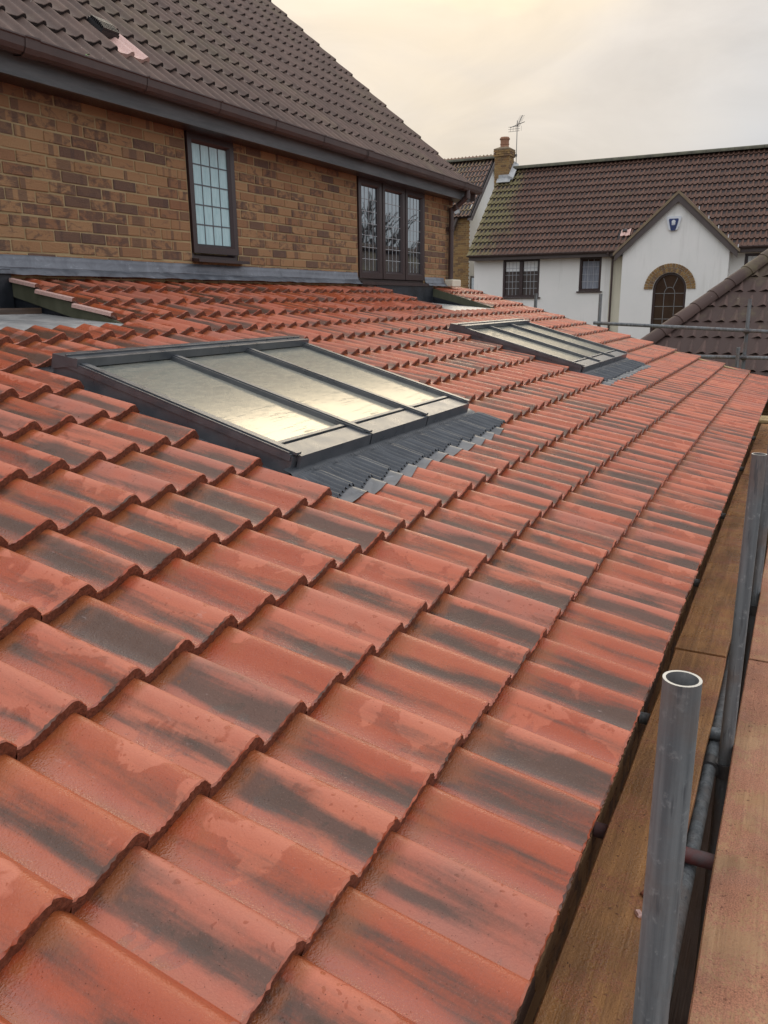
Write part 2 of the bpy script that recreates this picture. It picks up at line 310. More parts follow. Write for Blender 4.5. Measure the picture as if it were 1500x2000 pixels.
M = dict(
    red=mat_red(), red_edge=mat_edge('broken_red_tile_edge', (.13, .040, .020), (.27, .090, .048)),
    pale_tile=mat_edge('cut_pink_tile', (.60, .36, .30), (.72, .50, .44), .002),
    brown=mat_oldtile('grey_brown_tile', (.104, .064, .049), (.134, .086, .067), moss=(.14, .13, .08), moss_amt=.2, edge_y=None, spots=.35),
    brown_edge=mat_edge('dark_tile_edge', (.030, .024, .024), (.062, .048, .046)),
    plum=mat_oldtile('weathered_plum_tile', (.104, .050, .033), (.140, .074, .050), moss_amt=.62, edge_y=(8.7, 10.5, -.20, .20), spots=.35),
    plum_edge=mat_edge('dark_plum_edge', (.010, .006, .006), (.024, .014, .012)),  # near-black edge stands in for the shadow gap between tile courses
    garage=mat_oldtile('weathered_brown_tile', (.066, .037, .029), (.088, .051, .041), moss=(.10, .085, .05), moss_amt=.45, spots=.7),
    tan=mat_oldtile('mossy_tan_tile', (.20, .115, .082), (.24, .145, .10), moss=(.2, .19, .09), moss_amt=.6),
    brick=mat_brick('golden_brown_brick', ((.335, .178, .084), (.40, .232, .112), (.285, .140, .070)), (.100, .062, .050)),
    mortar=mat_simple('buff_mortar', (.42, .32, .17), (.34, .255, .135), 6, .95, .8, 90, .004),
    brick2=mat_brick('buff_brick', ((.33, .21, .085), (.29, .17, .065), (.24, .13, .05)), (.13, .08, .045)),
    fascia=mat_simple('weathered_fascia_board', (.075, .080, .082), (.145, .152, .155), 5, .6, .5, 30, .004, (.35, 3, 3)),
    gutter=mat_simple('brown_plastic_gutter', (.060, .037, .033), (.085, .055, .048), 4, .42, .1, 50, .001),
    upvc=mat_simple('dark_brown_window_frame', (.036, .020, .019), (.050, .029, .027), 3, .36, .12, 40, .0008, (20, 20, 1)),
    upvc_black=mat_simple('black_plastic', (.014, .014, .015), (.02, .02, .021), 4, .45, .1),
    lead=mat_lead('rolled_lead', (.115, .125, .145), (.20, .215, .24)),
    leadpale=mat_lead('pale_weathered_lead', (.33, .34, .34), (.50, .50, .48), .7),
    leadtab=mat_lead('bright_lead_tab', (.105, .108, .112), (.20, .20, .20), .4),
    came=mat_simple('lead_came', (.085, .09, .10), (.13, .14, .15), 8, .5, .1),
    camep=mat_simple('pale_lead_came', (.36, .37, .38), (.46, .47, .48), 8, .5, .1),
    camem=mat_simple('grey_lead_came', (.20, .20, .20), (.27, .27, .26), 8, .5, .1),
    alu=mat_simple('wet_anthracite_aluminium', (.052, .059, .068), (.085, .092, .10), 9, .33, .35, 130, .0015, Specular_IOR_Level=1.0),
    apron=mat_simple('dark_pleated_lead', (.048, .053, .060), (.078, .085, .094), 6, .30, .2, 60, .001, metallic=.2),
    rubber=mat_simple('black_rubber_membrane', (.010, .012, .016), (.022, .025, .032), 5, .45, .5, 9, .01),
    green=mat_simple('olive_painted_board', (.075, .078, .045), (.105, .105, .065), 5, .7, .3, 40, .002, (1, 3, 1)),
    timber=mat_wood('dark_timber', (.10, .062, .042), (.065, .042, .030)),
    board=mat_wood('scaffold_timber', (.42, .20, .068), (.28, .13, .046), (.42, .16, .075), .40, .24),
    board_dust=mat_wood('dusty_scaffold_timber', (.50, .28, .14), (.40, .21, .10), (.54, .22, .13), .66, .55),
    newwood=mat_wood('pale_new_timber', (.52, .38, .19), (.45, .32, .15)),
    galv=mat_galv(), galv_cut=mat_simple('cut_tube_rim', (.50, .49, .45), (.62, .60, .54), 20, .45, .2, metallic=.3),
    rust=mat_simple('red_painted_tube', (.15, .035, .03), (.10, .085, .085), 14, .6, .5, 70, .002),
    steel=mat_simple('coupler_steel', (.07, .07, .075), (.14, .13, .12), 18, .5, .4, 60, .002, metallic=.5),
    white=mat_render('white_render', (.79, .78, .73), (.84, .82, .77)),
    cream=mat_render('cream_render', (.70, .66, .52), (.74, .70, .56)),
    barge=mat_simple('brown_barge_board', (.072, .055, .050), (.095, .075, .068), 4, .6, .2),
    ridge=mat_simple('mossy_ridge', (.075, .070, .050), (.13, .125, .085), 5, .9, .6, 40, .006),
    verge=mat_simple('mossy_verge_mortar', (.20, .145, .095), (.26, .20, .12), 5, .9, .8, 40, .01),
    skyglass=mat_skyglass(),
    obscure=mat_glass('obscured_pane', lambda t: t.mix(t.mr(t.noise(t.vm('MULTIPLY', t.obj(), (30, 30, 5)), 1.6, 4, .7), .3, .7), (.36, .56, .575), (.47, .68, .69)), .04, 1.45),
    glass=mat_glass('dark_window_glass', (.018, .018, .02), .26, 1.7),
    glass2=mat_glass('dim_window_glass', lambda t: t.mix(t.noise(t.obj(), 2.2, 3), (.022, .014, .011), (.085, .052, .036)), .02, 1.25),
    blind=mat_simple('white_blind', (.82, .85, .84), (.86, .88, .87), 5, .8, .1),
    curtain=mat_simple('net_curtain', (.30, .32, .36), (.17, .18, .21), 9, .9, .3, 12, .01, (4, 4, .3)),
    bluep=mat_simple('blue_plastic', (.015, .03, .11), (.02, .04, .14), 5, .4, .1),
    whitep=mat_simple('white_plastic', (.62, .64, .66), (.7, .72, .74), 5, .4, .1),
    terracotta=mat_simple('terracotta', (.30, .15, .09), (.38, .2, .12), 12, .85, .5),
    soil=mat_simple('damp_soil', (.060, .038, .022), (.105, .066, .038), 3, .9, 1., 20, .03),
    bark=mat_simple('grey_bark', (.055, .045, .038), (.10, .085, .07), 6, .9, .8, 30, .01),
    leaf=mat_simple('green_leaf', (.08, .18, .03), (.12, .26, .05), 20, .5, .2),
)

# ------------------------------------------------------------------ mesh helpers
class MB:
    """Collects faces; build() links them as one mesh object. Coordinates are relative to the eye."""
    def __init__(s): s.v = []; s.f = []; s.mi = []; s.sm = []; s.uv = []
    def add(s, vs, fs, mi=0, smooth=False, uvs=None):
        b = len(s.v); s.v.extend([tuple(p) for p in vs])
        for k, f in enumerate(fs):
            s.f.append([i + b for i in f]); s.mi.append(mi); s.sm.append(smooth)
        s.uv.extend(uvs if uvs is not None else [(0, 0)] * len(vs))
        return s
    def box(s, a, b, mi=0):
        x0, y0, z0 = a; x1, y1, z1 = b
        vs = [(x0, y0, z0), (x1, y0, z0), (x1, y1, z0), (x0, y1, z0), (x0, y0, z1), (x1, y0, z1), (x1, y1, z1), (x0, y1, z1)]
        return s.add(vs, [(3, 2, 1, 0), (4, 5, 6, 7), (0, 1, 5, 4), (1, 2, 6, 5), (2, 3, 7, 6), (3, 0, 4, 7)], mi)
    def bbox(s, a, b, ch=.004, mi=0):
        """box with chamfered edges"""
        lo = np.minimum(a, b); hi = np.maximum(a, b); ch = min(ch, .3 * min(hi - lo)); c = (lo + hi) / 2; h = (hi - lo) / 2
        bm_v, bm_f = chamfer_box(h, ch)
        return s.add(bm_v + c, bm_f, mi)
    def hexa(s, q, mi=0):
        """eight corners: bottom four then top four, same order round"""
        return s.add(q, [(3, 2, 1, 0), (4, 5, 6, 7), (0, 1, 5, 4), (1, 2, 6, 5), (2, 3, 7, 6), (3, 0, 4, 7)], mi)
    def tube(s, p0, p1, r, n=16, mi=0, wall=0., capmi=None, r1=None):
        p0 = np.array(p0, float); p1 = np.array(p1, float); d = p1 - p0; d /= np.linalg.norm(d)
        a = np.cross(d, (0, 0, 1) if abs(d[2]) < .9 else (1, 0, 0)); a /= np.linalg.norm(a); b = np.cross(d, a); r1 = r if r1 is None else r1
        an = [2 * math.pi * i / n for i in range(n)]
        ring = lambda c, rr: [c + rr * (math.cos(t) * a + math.sin(t) * b) for t in an]
        s.add(ring(p0, r) + ring(p1, r1), [(i, n + i, n + (i + 1) % n, (i + 1) % n) for i in range(n)][::1], mi, True)
        cm = mi if capmi is None else capmi
        if wall > 0:
            s.add(ring(p0, r - wall) + ring(p1, r1 - wall), [((i + 1) % n, n + (i + 1) % n, n + i, i) for i in range(n)], mi, True)
            for c, rr, fl in ((p0, r, 0), (p1, r1, 1)):
                fs = [(i, (i + 1) % n, n + (i + 1) % n, n + i) for i in range(n)]
                s.add(ring(c, rr) + ring(c, rr - wall), [f[::-1] if fl else f for f in fs], cm)
        else:
            s.add(ring(p0, r), [tuple(range(n))], cm); s.add(ring(p1, r1), [tuple(range(n))[::-1]], cm)
        return s
    def sweep(s, prof, path, mi=0, smooth=False, close=True):
        """profile points (a, b) carried along a straight X run from path[0] to path[1]: a -> y, b -> z"""
        x0, x1 = path; n = len(prof)
        vs = [(x0, a, b) for a, b in prof] + [(x1, a, b) for a, b in prof]
        s.add(vs, [(i, (i + 1) % n, n + (i + 1) % n, n + i) for i in range(n if close else n - 1)], mi, smooth)
        if close:
            s.add(vs[:n], [tuple(range(n))[::-1]], mi); s.add(vs[n:], [tuple(range(n))], mi)
        return s
    def mesh(s, name, mats):
        me = bpy.data.meshes.new(name)
        me.from_pydata([tuple(map(float, p)) for p in s.v], [], s.f)
        for m in mats: me.materials.append(M[m] if isinstance(m, str) else m)
        me.polygons.foreach_set('material_index', s.mi); me.polygons.foreach_set('use_smooth', s.sm)
        li = np.empty(len(me.loops), np.int32); me.loops.foreach_get('vertex_index', li)
        uvl = me.uv_layers.new(name='UVMap'); uvl.data.foreach_set('uv', np.array(s.uv, np.float32)[li].ravel())
        me.update(); return me
    def build(s, name, mats, parent=None, **tags):
        if isinstance(mats, str): mats = [mats]
        o = bpy.data.objects.new(name, s.mesh(name, mats)); link(o, parent); tag(o, **tags); return o

def chamfer_box(h, c):
    hx, hy, hz = h; vs = []; idx = {}
    for sx in (-1, 1):
        for sy in (-1, 1):
            for sz in (-1, 1):
                for ax in range(3):
                    p = [sx * hx, sy * hy, sz * hz]
                    for k in range(3):
                        if k != ax: p[k] -= (sx, sy, sz)[k] * c
                    idx[(sx, sy, sz, ax)] = len(vs); vs.append(p)
    V = np.array(vs); fs = []
    def put(ids):
        n = np.cross(V[ids[1]] - V[ids[0]], V[ids[2]] - V[ids[0]]); m = V[list(ids)].mean(0)
        fs.append(tuple(ids) if np.dot(n, m) > 0 else tuple(ids)[::-1])
    for ax in range(3):
        o = [k for k in range(3) if k != ax]
        for sg in (-1, 1):
            q = []
            for a, b in ((-1, -1), (1, -1), (1, 1), (-1, 1)):
                k = [0, 0, 0]; k[ax] = sg; k[o[0]] = a; k[o[1]] = b; q.append(idx[(*k, ax)])
            put(q)
        for a in (-1, 1):
            for b in (-1, 1):
                k = [0, 0, 0]; k[o[0]] = a; k[o[1]] = b
                k1 = list(k); k1[ax] = -1; k2 = list(k); k2[ax] = 1
                put([idx[(*k1, o[0])], idx[(*k2, o[0])], idx[(*k2, o[1])], idx[(*k1, o[1])]])
    for sx in (-1, 1):
        for sy in (-1, 1):
            for sz in (-1, 1): put([idx[(sx, sy, sz, a)] for a in range(3)])
    return V, fs

ORIGIN = {}
def link(o, parent=None):
    COL.objects.link(o)
    if parent is not None:
        o.parent = parent
        base = ORIGIN.get(parent.name, Vector((0, 0, 0)))
        o.location = Vector(o.location) - base
        ORIGIN[o.name] = Vector((0, 0, 0)) if o.type == 'MESH' else base
    return o
def tag(o, label=None, cat=None, group=None, kind=None):
    for k, v in (('label', label), ('category', cat), ('group', group), ('kind', kind)):
        if v: o[k] = v
    return o
def thing(name, loc, label, cat, group=None):
    o = bpy.data.objects.new(name, None); o.empty_display_size = .2; o.location = loc; COL.objects.link(o)
    ORIGIN[o.name] = Vector(loc); return tag(o, label, cat, group)

def in_view(p, mx=.04):
    p = np.asarray(p, float); d = p @ FWD
    if d < .1: return False, 1e9
    x = (p @ RIGHT) / d * 1560.4 / 1500; y = (p @ UP) / d * 1560.4 / 2000
    return abs(x) < .5 + mx and abs(y) < .5 + mx, d

# ------------------------------------------------------------------ tiles
def prof_red(x):
    xs = [0, .06, .14, .24, .34, .44, .54, .63, .71, .78, .84, .90, .95, 1.0]
    zs = [.0006, 0, .0022, .0068, .0125, .019, .026, .0335, .0395, .0415, .038, .0285, .018, .010]
    return np.interp(x, xs, zs)
def prof_old(x):
    xs = [0, .05, .12, .25, .40, .44, .48, .58, .66, .74, .80, .87, .93, 1.0]
    zs = [.004, .001, 0, .0, .002, .004, .0025, .004, .012, .026, .0325, .034, .029, .015]
    return np.interp(x, xs, zs)
CREST = .78; CO = .87
def prof_bold(x):
    xs = [0, .05, .12, .25, .40, .50, .58, .66, .74, .80, .87, .93, 1.0]
    zs = [.004, .001, 0, .0, .002, .006, .014, .028, .042, .049, .050, .042, .020]
    return np.interp(x, xs, zs)
def make_tile(name, prof, w, g, t, na, nl, seed, mats, ragged=.0015, head=.05, top=.034):
    """one tile: x across (0 on the crest), y up the slope (0 at the lower edge), z off the roof (0 on the crest)"""
    rng = random.Random(seed); mb = MB()
    us = np.linspace(0, 1, na + 1); L = g + head; e = .0035
    ys = [e] + list(np.linspace(0, L, nl + 1)[1:])
    uu = np.linspace(0, 1, 401); crest = float(uu[int(np.argmax(prof(uu)))]); X = lambda u: (u - crest) * w
    zt = prof(us) - top
    jit = [rng.uniform(-1, 1) * ragged for _ in us]; jz = [rng.uniform(-1, 1) * ragged for _ in us]
    vs = []; uv = []
    for y in ys:
        for i, u in enumerate(us):
            vs.append((X(u), y + (jit[i] if y == e else 0), zt[i] - t * y / g)); uv.append((u, y / g))
    n = na + 1
    fs = [(j * n + i, j * n + i + 1, (j + 1) * n + i + 1, (j + 1) * n + i) for j in range(len(ys) - 1) for i in range(na)]
    # lip that drops on to the next tile
    mb.add(vs, fs, 0, True, uv)
    a = [(X(1), y, zt[-1] - t * y / g) for y in (ys[0], ys[-1])]; b = [(X(1) - .001, y, zt[-1] - t * y / g - .016) for y in (ys[0], ys[-1])]
    mb.add(a + b, [(0, 2, 3, 1)], 0, False, [(1, 0), (1, 1), (1, 0), (1, 1)])
    # broken lower edge, in two ragged bands
    fr = []; uvf = []
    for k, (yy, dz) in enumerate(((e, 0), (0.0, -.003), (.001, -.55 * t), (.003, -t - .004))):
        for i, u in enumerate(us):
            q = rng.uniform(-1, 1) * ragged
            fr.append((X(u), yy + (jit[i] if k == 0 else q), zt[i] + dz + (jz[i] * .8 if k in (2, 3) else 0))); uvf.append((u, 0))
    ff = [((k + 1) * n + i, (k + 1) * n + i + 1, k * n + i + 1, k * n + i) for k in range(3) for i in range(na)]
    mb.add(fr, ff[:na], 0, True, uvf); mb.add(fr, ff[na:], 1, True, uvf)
    return mb

def place_many(mbs, mats, spots, name, parent, stuff_name=None, limit=300, low=None, jitter=.0015):
    """spots: (origin, euler). The ones that show largest become parts of their own, the rest one joined part."""
    vis = []
    for i, (p, e) in enumerate(spots):
        ok, d = in_view(p); vis.append((0 if ok else 1, d, i))
    vis.sort(); keep = [i for v, d, i in vis[:limit] if v == 0]; ks = set(keep)
    base = ORIGIN[parent.name]; meshes = [m.mesh(name, mats) for m in mbs]; rng = random.Random(len(spots))
    for i in keep:
        p, e = spots[i]
        o = bpy.data.objects.new(name, meshes[rng.randrange(len(meshes))]); COL.objects.link(o); o.parent = parent
        o.location = Vector(p) - base + Vector([rng.uniform(-1, 1) * jitter for _ in range(3)])
        o.rotation_euler = (e[0] + rng.uniform(-1, 1) * .004, e[1] + rng.uniform(-1, 1) * .006, e[2] + rng.uniform(-1, 1) * .005)
    rest = [i for i in range(len(spots)) if i not in ks]
    if rest:
        lo = low or mbs[0]; B = np.array(lo.v, float); out = MB(); nb = len(B)
        V = []; F = []
        for c, i in enumerate(rest):
            p, e = spots[i]
            ee = (e[0] + rng.uniform(-1, 1) * .004, e[1] + rng.uniform(-1, 1) * .006, e[2] + rng.uniform(-1, 1) * .005)
            Mx = np.array(Euler(ee).to_matrix()); V.append(B @ Mx.T + np.array(p)); F.extend([[q + c * nb for q in f] for f in lo.f])
        out.v = list(map(tuple, np.concatenate(V))); out.f = F; out.mi = lo.mi * len(rest); out.sm = lo.sm * len(rest); out.uv = list(lo.uv) * len(rest)
        out.build(stuff_name or name, mats, parent, kind='stuff')

# ------------------------------------------------------------------ ground
g = MB(); g.add([(-900, -900, -3.6), (900, -900, -3.6), (900, 900, -3.6), (-900, 900, -3.6)], [(0, 1, 2, 3)])
g.build('ground', 'soil', kind='structure')

# ================================================================== the new extension roof
TH = 0.27435; CT, ST = math.cos(TH), math.sin(TH)
W, G = .16, .31194
X0, Y0, Z0 = 1.27238, .25831, -.98353
def RP(k, row, w=0.):      # crest number, tile row, metres off the crest plane
    v = row * G
    return np.array((X0 + k * W, Y0 + v * CT - w * ST, Z0 + v * ST + w * CT))
WALL = 4.43
KEND = 62
ext = thing('roof_extension', (6.0, 2.4, -3.6), 'single storey extension under a wet new red pantile roof', 'extension')
def cut(k, j):
    if j in (4, 5, 6, 7, 8) and (8 <= k <= 19 or 36 <= k <= 47): return True
    if j >= 10 and (-9 <= k <= 14 or 45 <= k <= 54): return True
    return False
spots = [(RP(k, j), (TH, 0, 0)) for j in range(14) for k in range(-9, KEND + 1) if not cut(k, j)]
RT = .033
near = [make_tile('roof_tile', prof_red, W, G, RT, 26, 2, s, None, .0021, top=.0415) for s in range(5)]
lowt = make_tile('roof_tile', prof_red, W, G, RT, 12, 1, 99, None, .0014, top=.0415)
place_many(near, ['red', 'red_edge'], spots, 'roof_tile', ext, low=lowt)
# the course below each recess is cut short
short = [make_tile('cut_tile', prof_red, W, G, RT, 18, 2, 30 + s, None, .002, head=-.37 * G, top=.0415) for s in range(3)]
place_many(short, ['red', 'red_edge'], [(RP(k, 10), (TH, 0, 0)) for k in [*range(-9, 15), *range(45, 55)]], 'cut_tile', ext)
def quad_uvw(mb, k0, k1, r0, r1, w0, w1, mi=0):       # a slab lying in the roof
    q = [RP(k0, r0, w0), RP(k1, r0, w0), RP(k1, r1, w0), RP(k0, r1, w0), RP(k0, r0, w1), RP(k1, r0, w1), RP(k1, r1, w1), RP(k0, r1, w1)]
    return mb.hexa(q, mi)
m = MB(); quad_uvw(m, -10, KEND, .05, 10.5, -.16, -.118)
quad_uvw(m, 14.2, 44.6, 10.86, 13.85, -.16, -.118); quad_uvw(m, 54.2, KEND, 10.86, 13.85, -.16, -.118)
m.build('underlay_deck', 'rubber', ext)
# eaves: felt tray and timber, brick wall below, and the far verge
m = MB(); m.box((X0 - 10 * W, .315, -1.18), (X0 + KEND * W, .345, -1.045)); m.build('fascia_board', 'timber', ext)
m = MB(); m.hexa([RP(-10, .06, -.114), RP(KEND, .06, -.114), RP(KEND, .5, -.114), RP(-10, .5, -.114), RP(-10, .06, -.104), RP(KEND, .06, -.104), RP(KEND, .5, -.104), RP(-10, .5, -.104)])
m.build('eaves_tray', 'upvc_black', ext)
m = MB(); m.box((-.3, .45, -3.6), (X0 + KEND * W - .08, .55, -1.05)); m.box((X0 + KEND * W - .18, .56, -3.6), (X0 + KEND * W - .08, WALL - .02, -.92))
m.add([(X0 + KEND * W - .18, .56, -.918), (X0 + KEND * W - .08, .56, -.918), (X0 + KEND * W - .08, WALL - .02, -.918), (X0 + KEND * W - .18, WALL - .02, -.918), (X0 + KEND * W - .18, WALL - .02, .10), (X0 + KEND * W - .08, WALL - .02, .10)],
      [(0, 3, 4), (1, 5, 2), (0, 4, 5, 1)]); m.build('outer_wall', 'mortar', ext)
def brick_mb(L=.2145, Hh=.0645, D=.03, seed=0, cx=True):
    rng = random.Random(seed); V, F = chamfer_box((L / 2, D / 2, Hh / 2), .0035)
    V = V + np.array([[rng.uniform(-1, 1) * .0018 for _ in range(3)] for _ in V])
    return MB().add(V, F)
bm_ = brick_mb(seed=3); m = MB()
for c in range(1, 33):
    z = -1.10 - c * .075
    for i in range(-2, 51):
        x = -.25 + i * .225 + (c % 2) * .1125
        if .0 < x + .11 and x < X0 + KEND * W - .2: m.add(np.array(bm_.v) + (x, .447, z), bm_.f)
m.build('brick', 'brick', ext, kind='stuff')
m = MB(); quad_uvw(m, KEND + .23, KEND + .30, .03, 13.8, -.10, -.028); m.build('verge_strip', 'upvc_black', ext)

# ---- rooflights
def rooflight(k0, k1, label):
    r0, r1 = 4.70, 8.66; top = .031
    # the part itself: the curb that rises through the tiles
    m = MB()
    quad_uvw(m, k0, k0 + .22, r0, r1 + .08, -.11, top - .012); quad_uvw(m, k1 - .22, k1, r0, r1, -.07, top - .012)
    quad_uvw(m, k0 + .221, k1 - .221, r0, r0 + .1, -.07, top - .022); quad_uvw(m, k0 + .221, k1 - .221, r1 - .1, r1, -.07, top - .012)
    quad_uvw(m, k0 + .221, k1 - .221, r0 + .101, r1 - .101, -.07, -.055)
    s = m.build('rooflight', 'alu', ext, label=label)
    ks = [k0 + .16] + [k0 + (k1 - k0) * i / 3 for i in (1, 2)] + [k1 - .16]
    for i in range(3):
        a, b = ks[i] + .18, ks[i + 1] - .18
        m = MB(); w = top - .018
        # pane: built about its own centre so that its texture runs with the slope
        c = RP((a + b) / 2, (r0 + r1) / 2 + .1, w); hx = (b - a) / 2 * W; hy = (r1 - r0 - .62) / 2 * G
        m.add([(-hx, -hy, 0), (hx, -hy, 0), (hx, hy, 0), (-hx, hy, 0), (-hx, -hy, -.006), (hx, -hy, -.006), (hx, hy, -.006), (-hx, hy, -.006)],
              [(0, 1, 2, 3), (7, 6, 5, 4), (0, 4, 5, 1), (1, 5, 6, 2), (2, 6, 7, 3), (3, 7, 4, 0)])
        p = m.build('pane', 'skyglass'); p.parent = s; p.location = Vector(c); p.rotation_euler = (TH, 0, 0)
        # bottom rail of this light, with its raised bead
        m = MB(); quad_uvw(m, a - .12, b + .12, r0 - .02, r0 + .30, top - .035, top - .008); quad_uvw(m, a - .12, b + .12, r0 + .34, r0 + .40, top - .02, top - .004)
        quad_uvw(m, a - .14, b + .14, r0 - .06, r0 - .021, -.045, top - .006); m.build('bottom_rail', 'alu', s)
    for i, kk in enumerate(ks):
        m = MB(); hw = .17 if i in (1, 2) else .2
        quad_uvw(m, kk - hw, kk + hw, r0 + .02, r1 - .05, top - .03, top - .004)
        quad_uvw(m, kk - hw * .5, kk + hw * .5, r0 - .03, r1 - .05, top - .003, top + .007)
        quad_uvw(m, kk - hw * .95, kk - hw * .72, r0 + .05, r1 - .05, top - .003, top + .002); quad_uvw(m, kk + hw * .72, kk + hw * .95, r0 + .05, r1 - .05, top - .003, top + .002)
        m.build('glazing_bar', 'alu', s)
    m = MB()          # head cap: a sloped cover with a drip
    a, b = k0 - .05, k1 + .05
    m.hexa([RP(a, r1 - .32, top - .01), RP(b, r1 - .32, top - .01), RP(b, r1 + .10, -.03), RP(a, r1 + .10, -.03), RP(a, r1 - .32, top + .022), RP(b, r1 - .32, top + .022), RP(b, r1 + .10, top + .006), RP(a, r1 + .10, top + .006)])
    quad_uvw(m, a - .01, b + .01, r1 - .38, r1 - .325, top - .012, top + .026)
    quad_uvw(m, a + .02, b - .02, r1 - .16, r1 - .13, top + .0, top + .024)
    m.build('head_cap', 'alu', s)
    # side soakers against the tiles
    m = MB(); quad_uvw(m, k0 - .45, k0 - .005, r0 - .1, r1 + .3, -.10, -.058); m.build('side_flashing', 'alu', s); m = MB(); quad_uvw(m, k1 + .005, k1 + .32, r0 - .1, r1, -.055, -.035); m.build('side_flashing', 'alu', s)
    m = MB(); quad_uvw(m, k0 - .4, k1 + .3, r1 + .11, 9.3, -.09, -.050); m.build('back_gutter', 'apron', s)
    # pleated apron dressed over the tile row below
    nu = int((k1 - k0 + .7) * 44); rows = [r0 + .02, r0 - .10, r0 - .13, r0 - .20, r0 - .30, r0 - .44, r0 - .60, r0 - .74]
    vs = []
    for j, rr in enumerate(rows):
        bl = min(1, max(0, (j - 1.6) / 2.6)) if j > 2 else 0; bl = bl * bl * (3 - 2 * bl)
        for i in range(nu + 1):
            k = k0 - .25 + (k1 - k0 + .55) * i / nu; u = (k + 1 - .0 + (CREST - 1)) % 1.0
            pr = float(prof_red(u)) - .0415 - RT * min(1, (rr - 3))
            flat = -.034 if j else -.024
            rib = .006 * math.sin(2 * math.pi * k * 8) * (1 if j > 2 else .0)
            rag = .016 * math.sin(2 * math.pi * k * 8) + .02 * math.sin(k * 5.1) if j == 7 else 0
            vs.append(RP(k, rr + rag, flat * (1 - bl) + (pr + .012) * bl + rib + (.006 if j in (1,) else 0)))
    n = nu + 1; m = MB()
    m.add(vs, [(j * n + i, (j + 1) * n + i, (j + 1) * n + i + 1, j * n + i + 1) for j in range(7) for i in range(nu)], 0, True)
    m.build('pleated_apron', 'apron', s)
    # pale lead tabs below the apron, one over each wave
    for k in range(math.ceil(k0 - .3), math.floor(k1 + .9)):
        vs = []; na = 14
        for j, rr in enumerate((r0 - .62, r0 - .80, r0 - .93)):
            for i in range(na + 1):
                u = i / na; kk = k - CREST + u * .985; vs.append(RP(kk, rr + (.03 * math.sin(u * 3.1 + k) if j == 2 else 0), float(prof_red(u)) - .0415 - RT * min(1, (rr - 3)) + .0045))
        n = na + 1
        MB().add(vs, [(j * n + i, (j + 1) * n + i, (j + 1) * n + i + 1, j * n + i + 1) for j in range(2) for i in range(na)], 0, True).build('lead_tab', 'leadtab', s)
    return s
rooflight(7.5, 18.8, 'nearer of the two grey three-pane rooflights')
rooflight(35.3, 47.3, 'farther of the two grey three-pane rooflights')

# ---- recess cut into the roof below the windows: olive cheeks, lead floor
def recess(k0, k1, tail):
    xa, xb = X0 + (k0 - CREST + .02) * W, X0 + (k1 + (.19 if tail else .01)) * W; yb = WALL - .012
    zl = lambda y: -.120 + (y - 3.48) * .092
    vs = []; n = 60; ysl = (3.35, 3.42, 3.49, 3.75, 4.05, yb)
    rng = random.Random(k1)
    for jj, y in enumerate(ysl):
        for i in range(n + 1):
            x = xa + (xb - xa) * i / n
            vs.append((x, y, (-.190, -.150)[jj] if jj < 2 else zl(y) + (.004 * math.sin(i * 1.3 + y * 9) + rng.uniform(-1, 1) * .002 if y < 4 else 0)))
    MB().add(vs, [(j * (n + 1) + i, j * (n + 1) + i + 1, (j + 1) * (n + 1) + i + 1, (j + 1) * (n + 1) + i) for j in range(5) for i in range(n)], 0, True).build('lead_sill', 'leadpale', ext)
    for xx, s in ((xb, 1), (xa, -1)):
        a = RP(0, 10.8, -.05); b = RP(0, 13.86, -.03); b[1] = yb; dz = .105
        for nm, mt, x1, x2, q in (('cheek_board', 'green', xx, xx + s * .012, [(a[1], a[2] - .06), (b[1], b[2] - .004 - dz), (b[1], b[2] - .004), (a[1], a[2] + .008)]),
                                  ('cheek_lining', 'rubber', xx + s * .0125, xx + s * .022, [(a[1], a[2] - .09), (b[1], zl(yb) - .05), (b[1], b[2] - .006), (a[1], a[2] + .004)])):
            MB().add([(x1, *p) for p in q] + [(x2, *p) for p in q], [(0, 1, 2, 3), (7, 6, 5, 4), (0, 4, 5, 1), (1, 5, 6, 2), (2, 6, 7, 3), (3, 7, 4, 0)]).build(nm, mt, ext)
    m = MB(); m.box((xa + .002, yb - .03, zl(yb) - .02), (xb - .002, yb, zl(yb) + .24)); m.build('back_upstand', 'rubber', ext)
    zf = zl(4.2); fr = (0, 4.0, 0)
    return xa, xb, zf, fr[1]
xa, xb, zf, yf = recess(-9, 14, 0)
m = MB(); m.box((xa + .05, yf + .14, zf - .02), (xb - .012, yf + .30, zf + .030)); m.build('timber_batten', 'timber', ext)
recess(45, 54, 1)
# cut pink verge tiles along the first recess
for j in (11, 12, 13):
    m = MB(); us = np.linspace(.66, 1, 9); vs = []
    for y in (0.0, G * (1.0 if j < 13 else .86)):
        for u in us: vs.append((((u - CREST) * W), y, float(prof_red(u)) - .0415 - RT * y / G))
    n = len(us); vs2 = [(x, y, z - .02) for x, y, z in vs]
    m.add(vs, [(i, i + 1, n + i + 1, n + i) for i in range(n - 1)], 0, True); m.add(vs2, [(n + i, n + i + 1, i + 1, i) for i in range(n - 1)], 0, True)
    m.add([vs[i] for i in range(n)] + [vs2[i] for i in range(n)], [(n + i, n + i + 1, i + 1, i) for i in range(n - 1)], 1)
    m.add([vs[0], vs[n], vs2[n], vs2[0]], [(0, 1, 2, 3)], 0)
    o = m.build('cut_tile', ['pale_tile', 'red_edge'], ext); o.location = Vector(RP(14.0, j, .004)) - ORIGIN[ext.name]; o.rotation_euler = (TH, 0, 0)

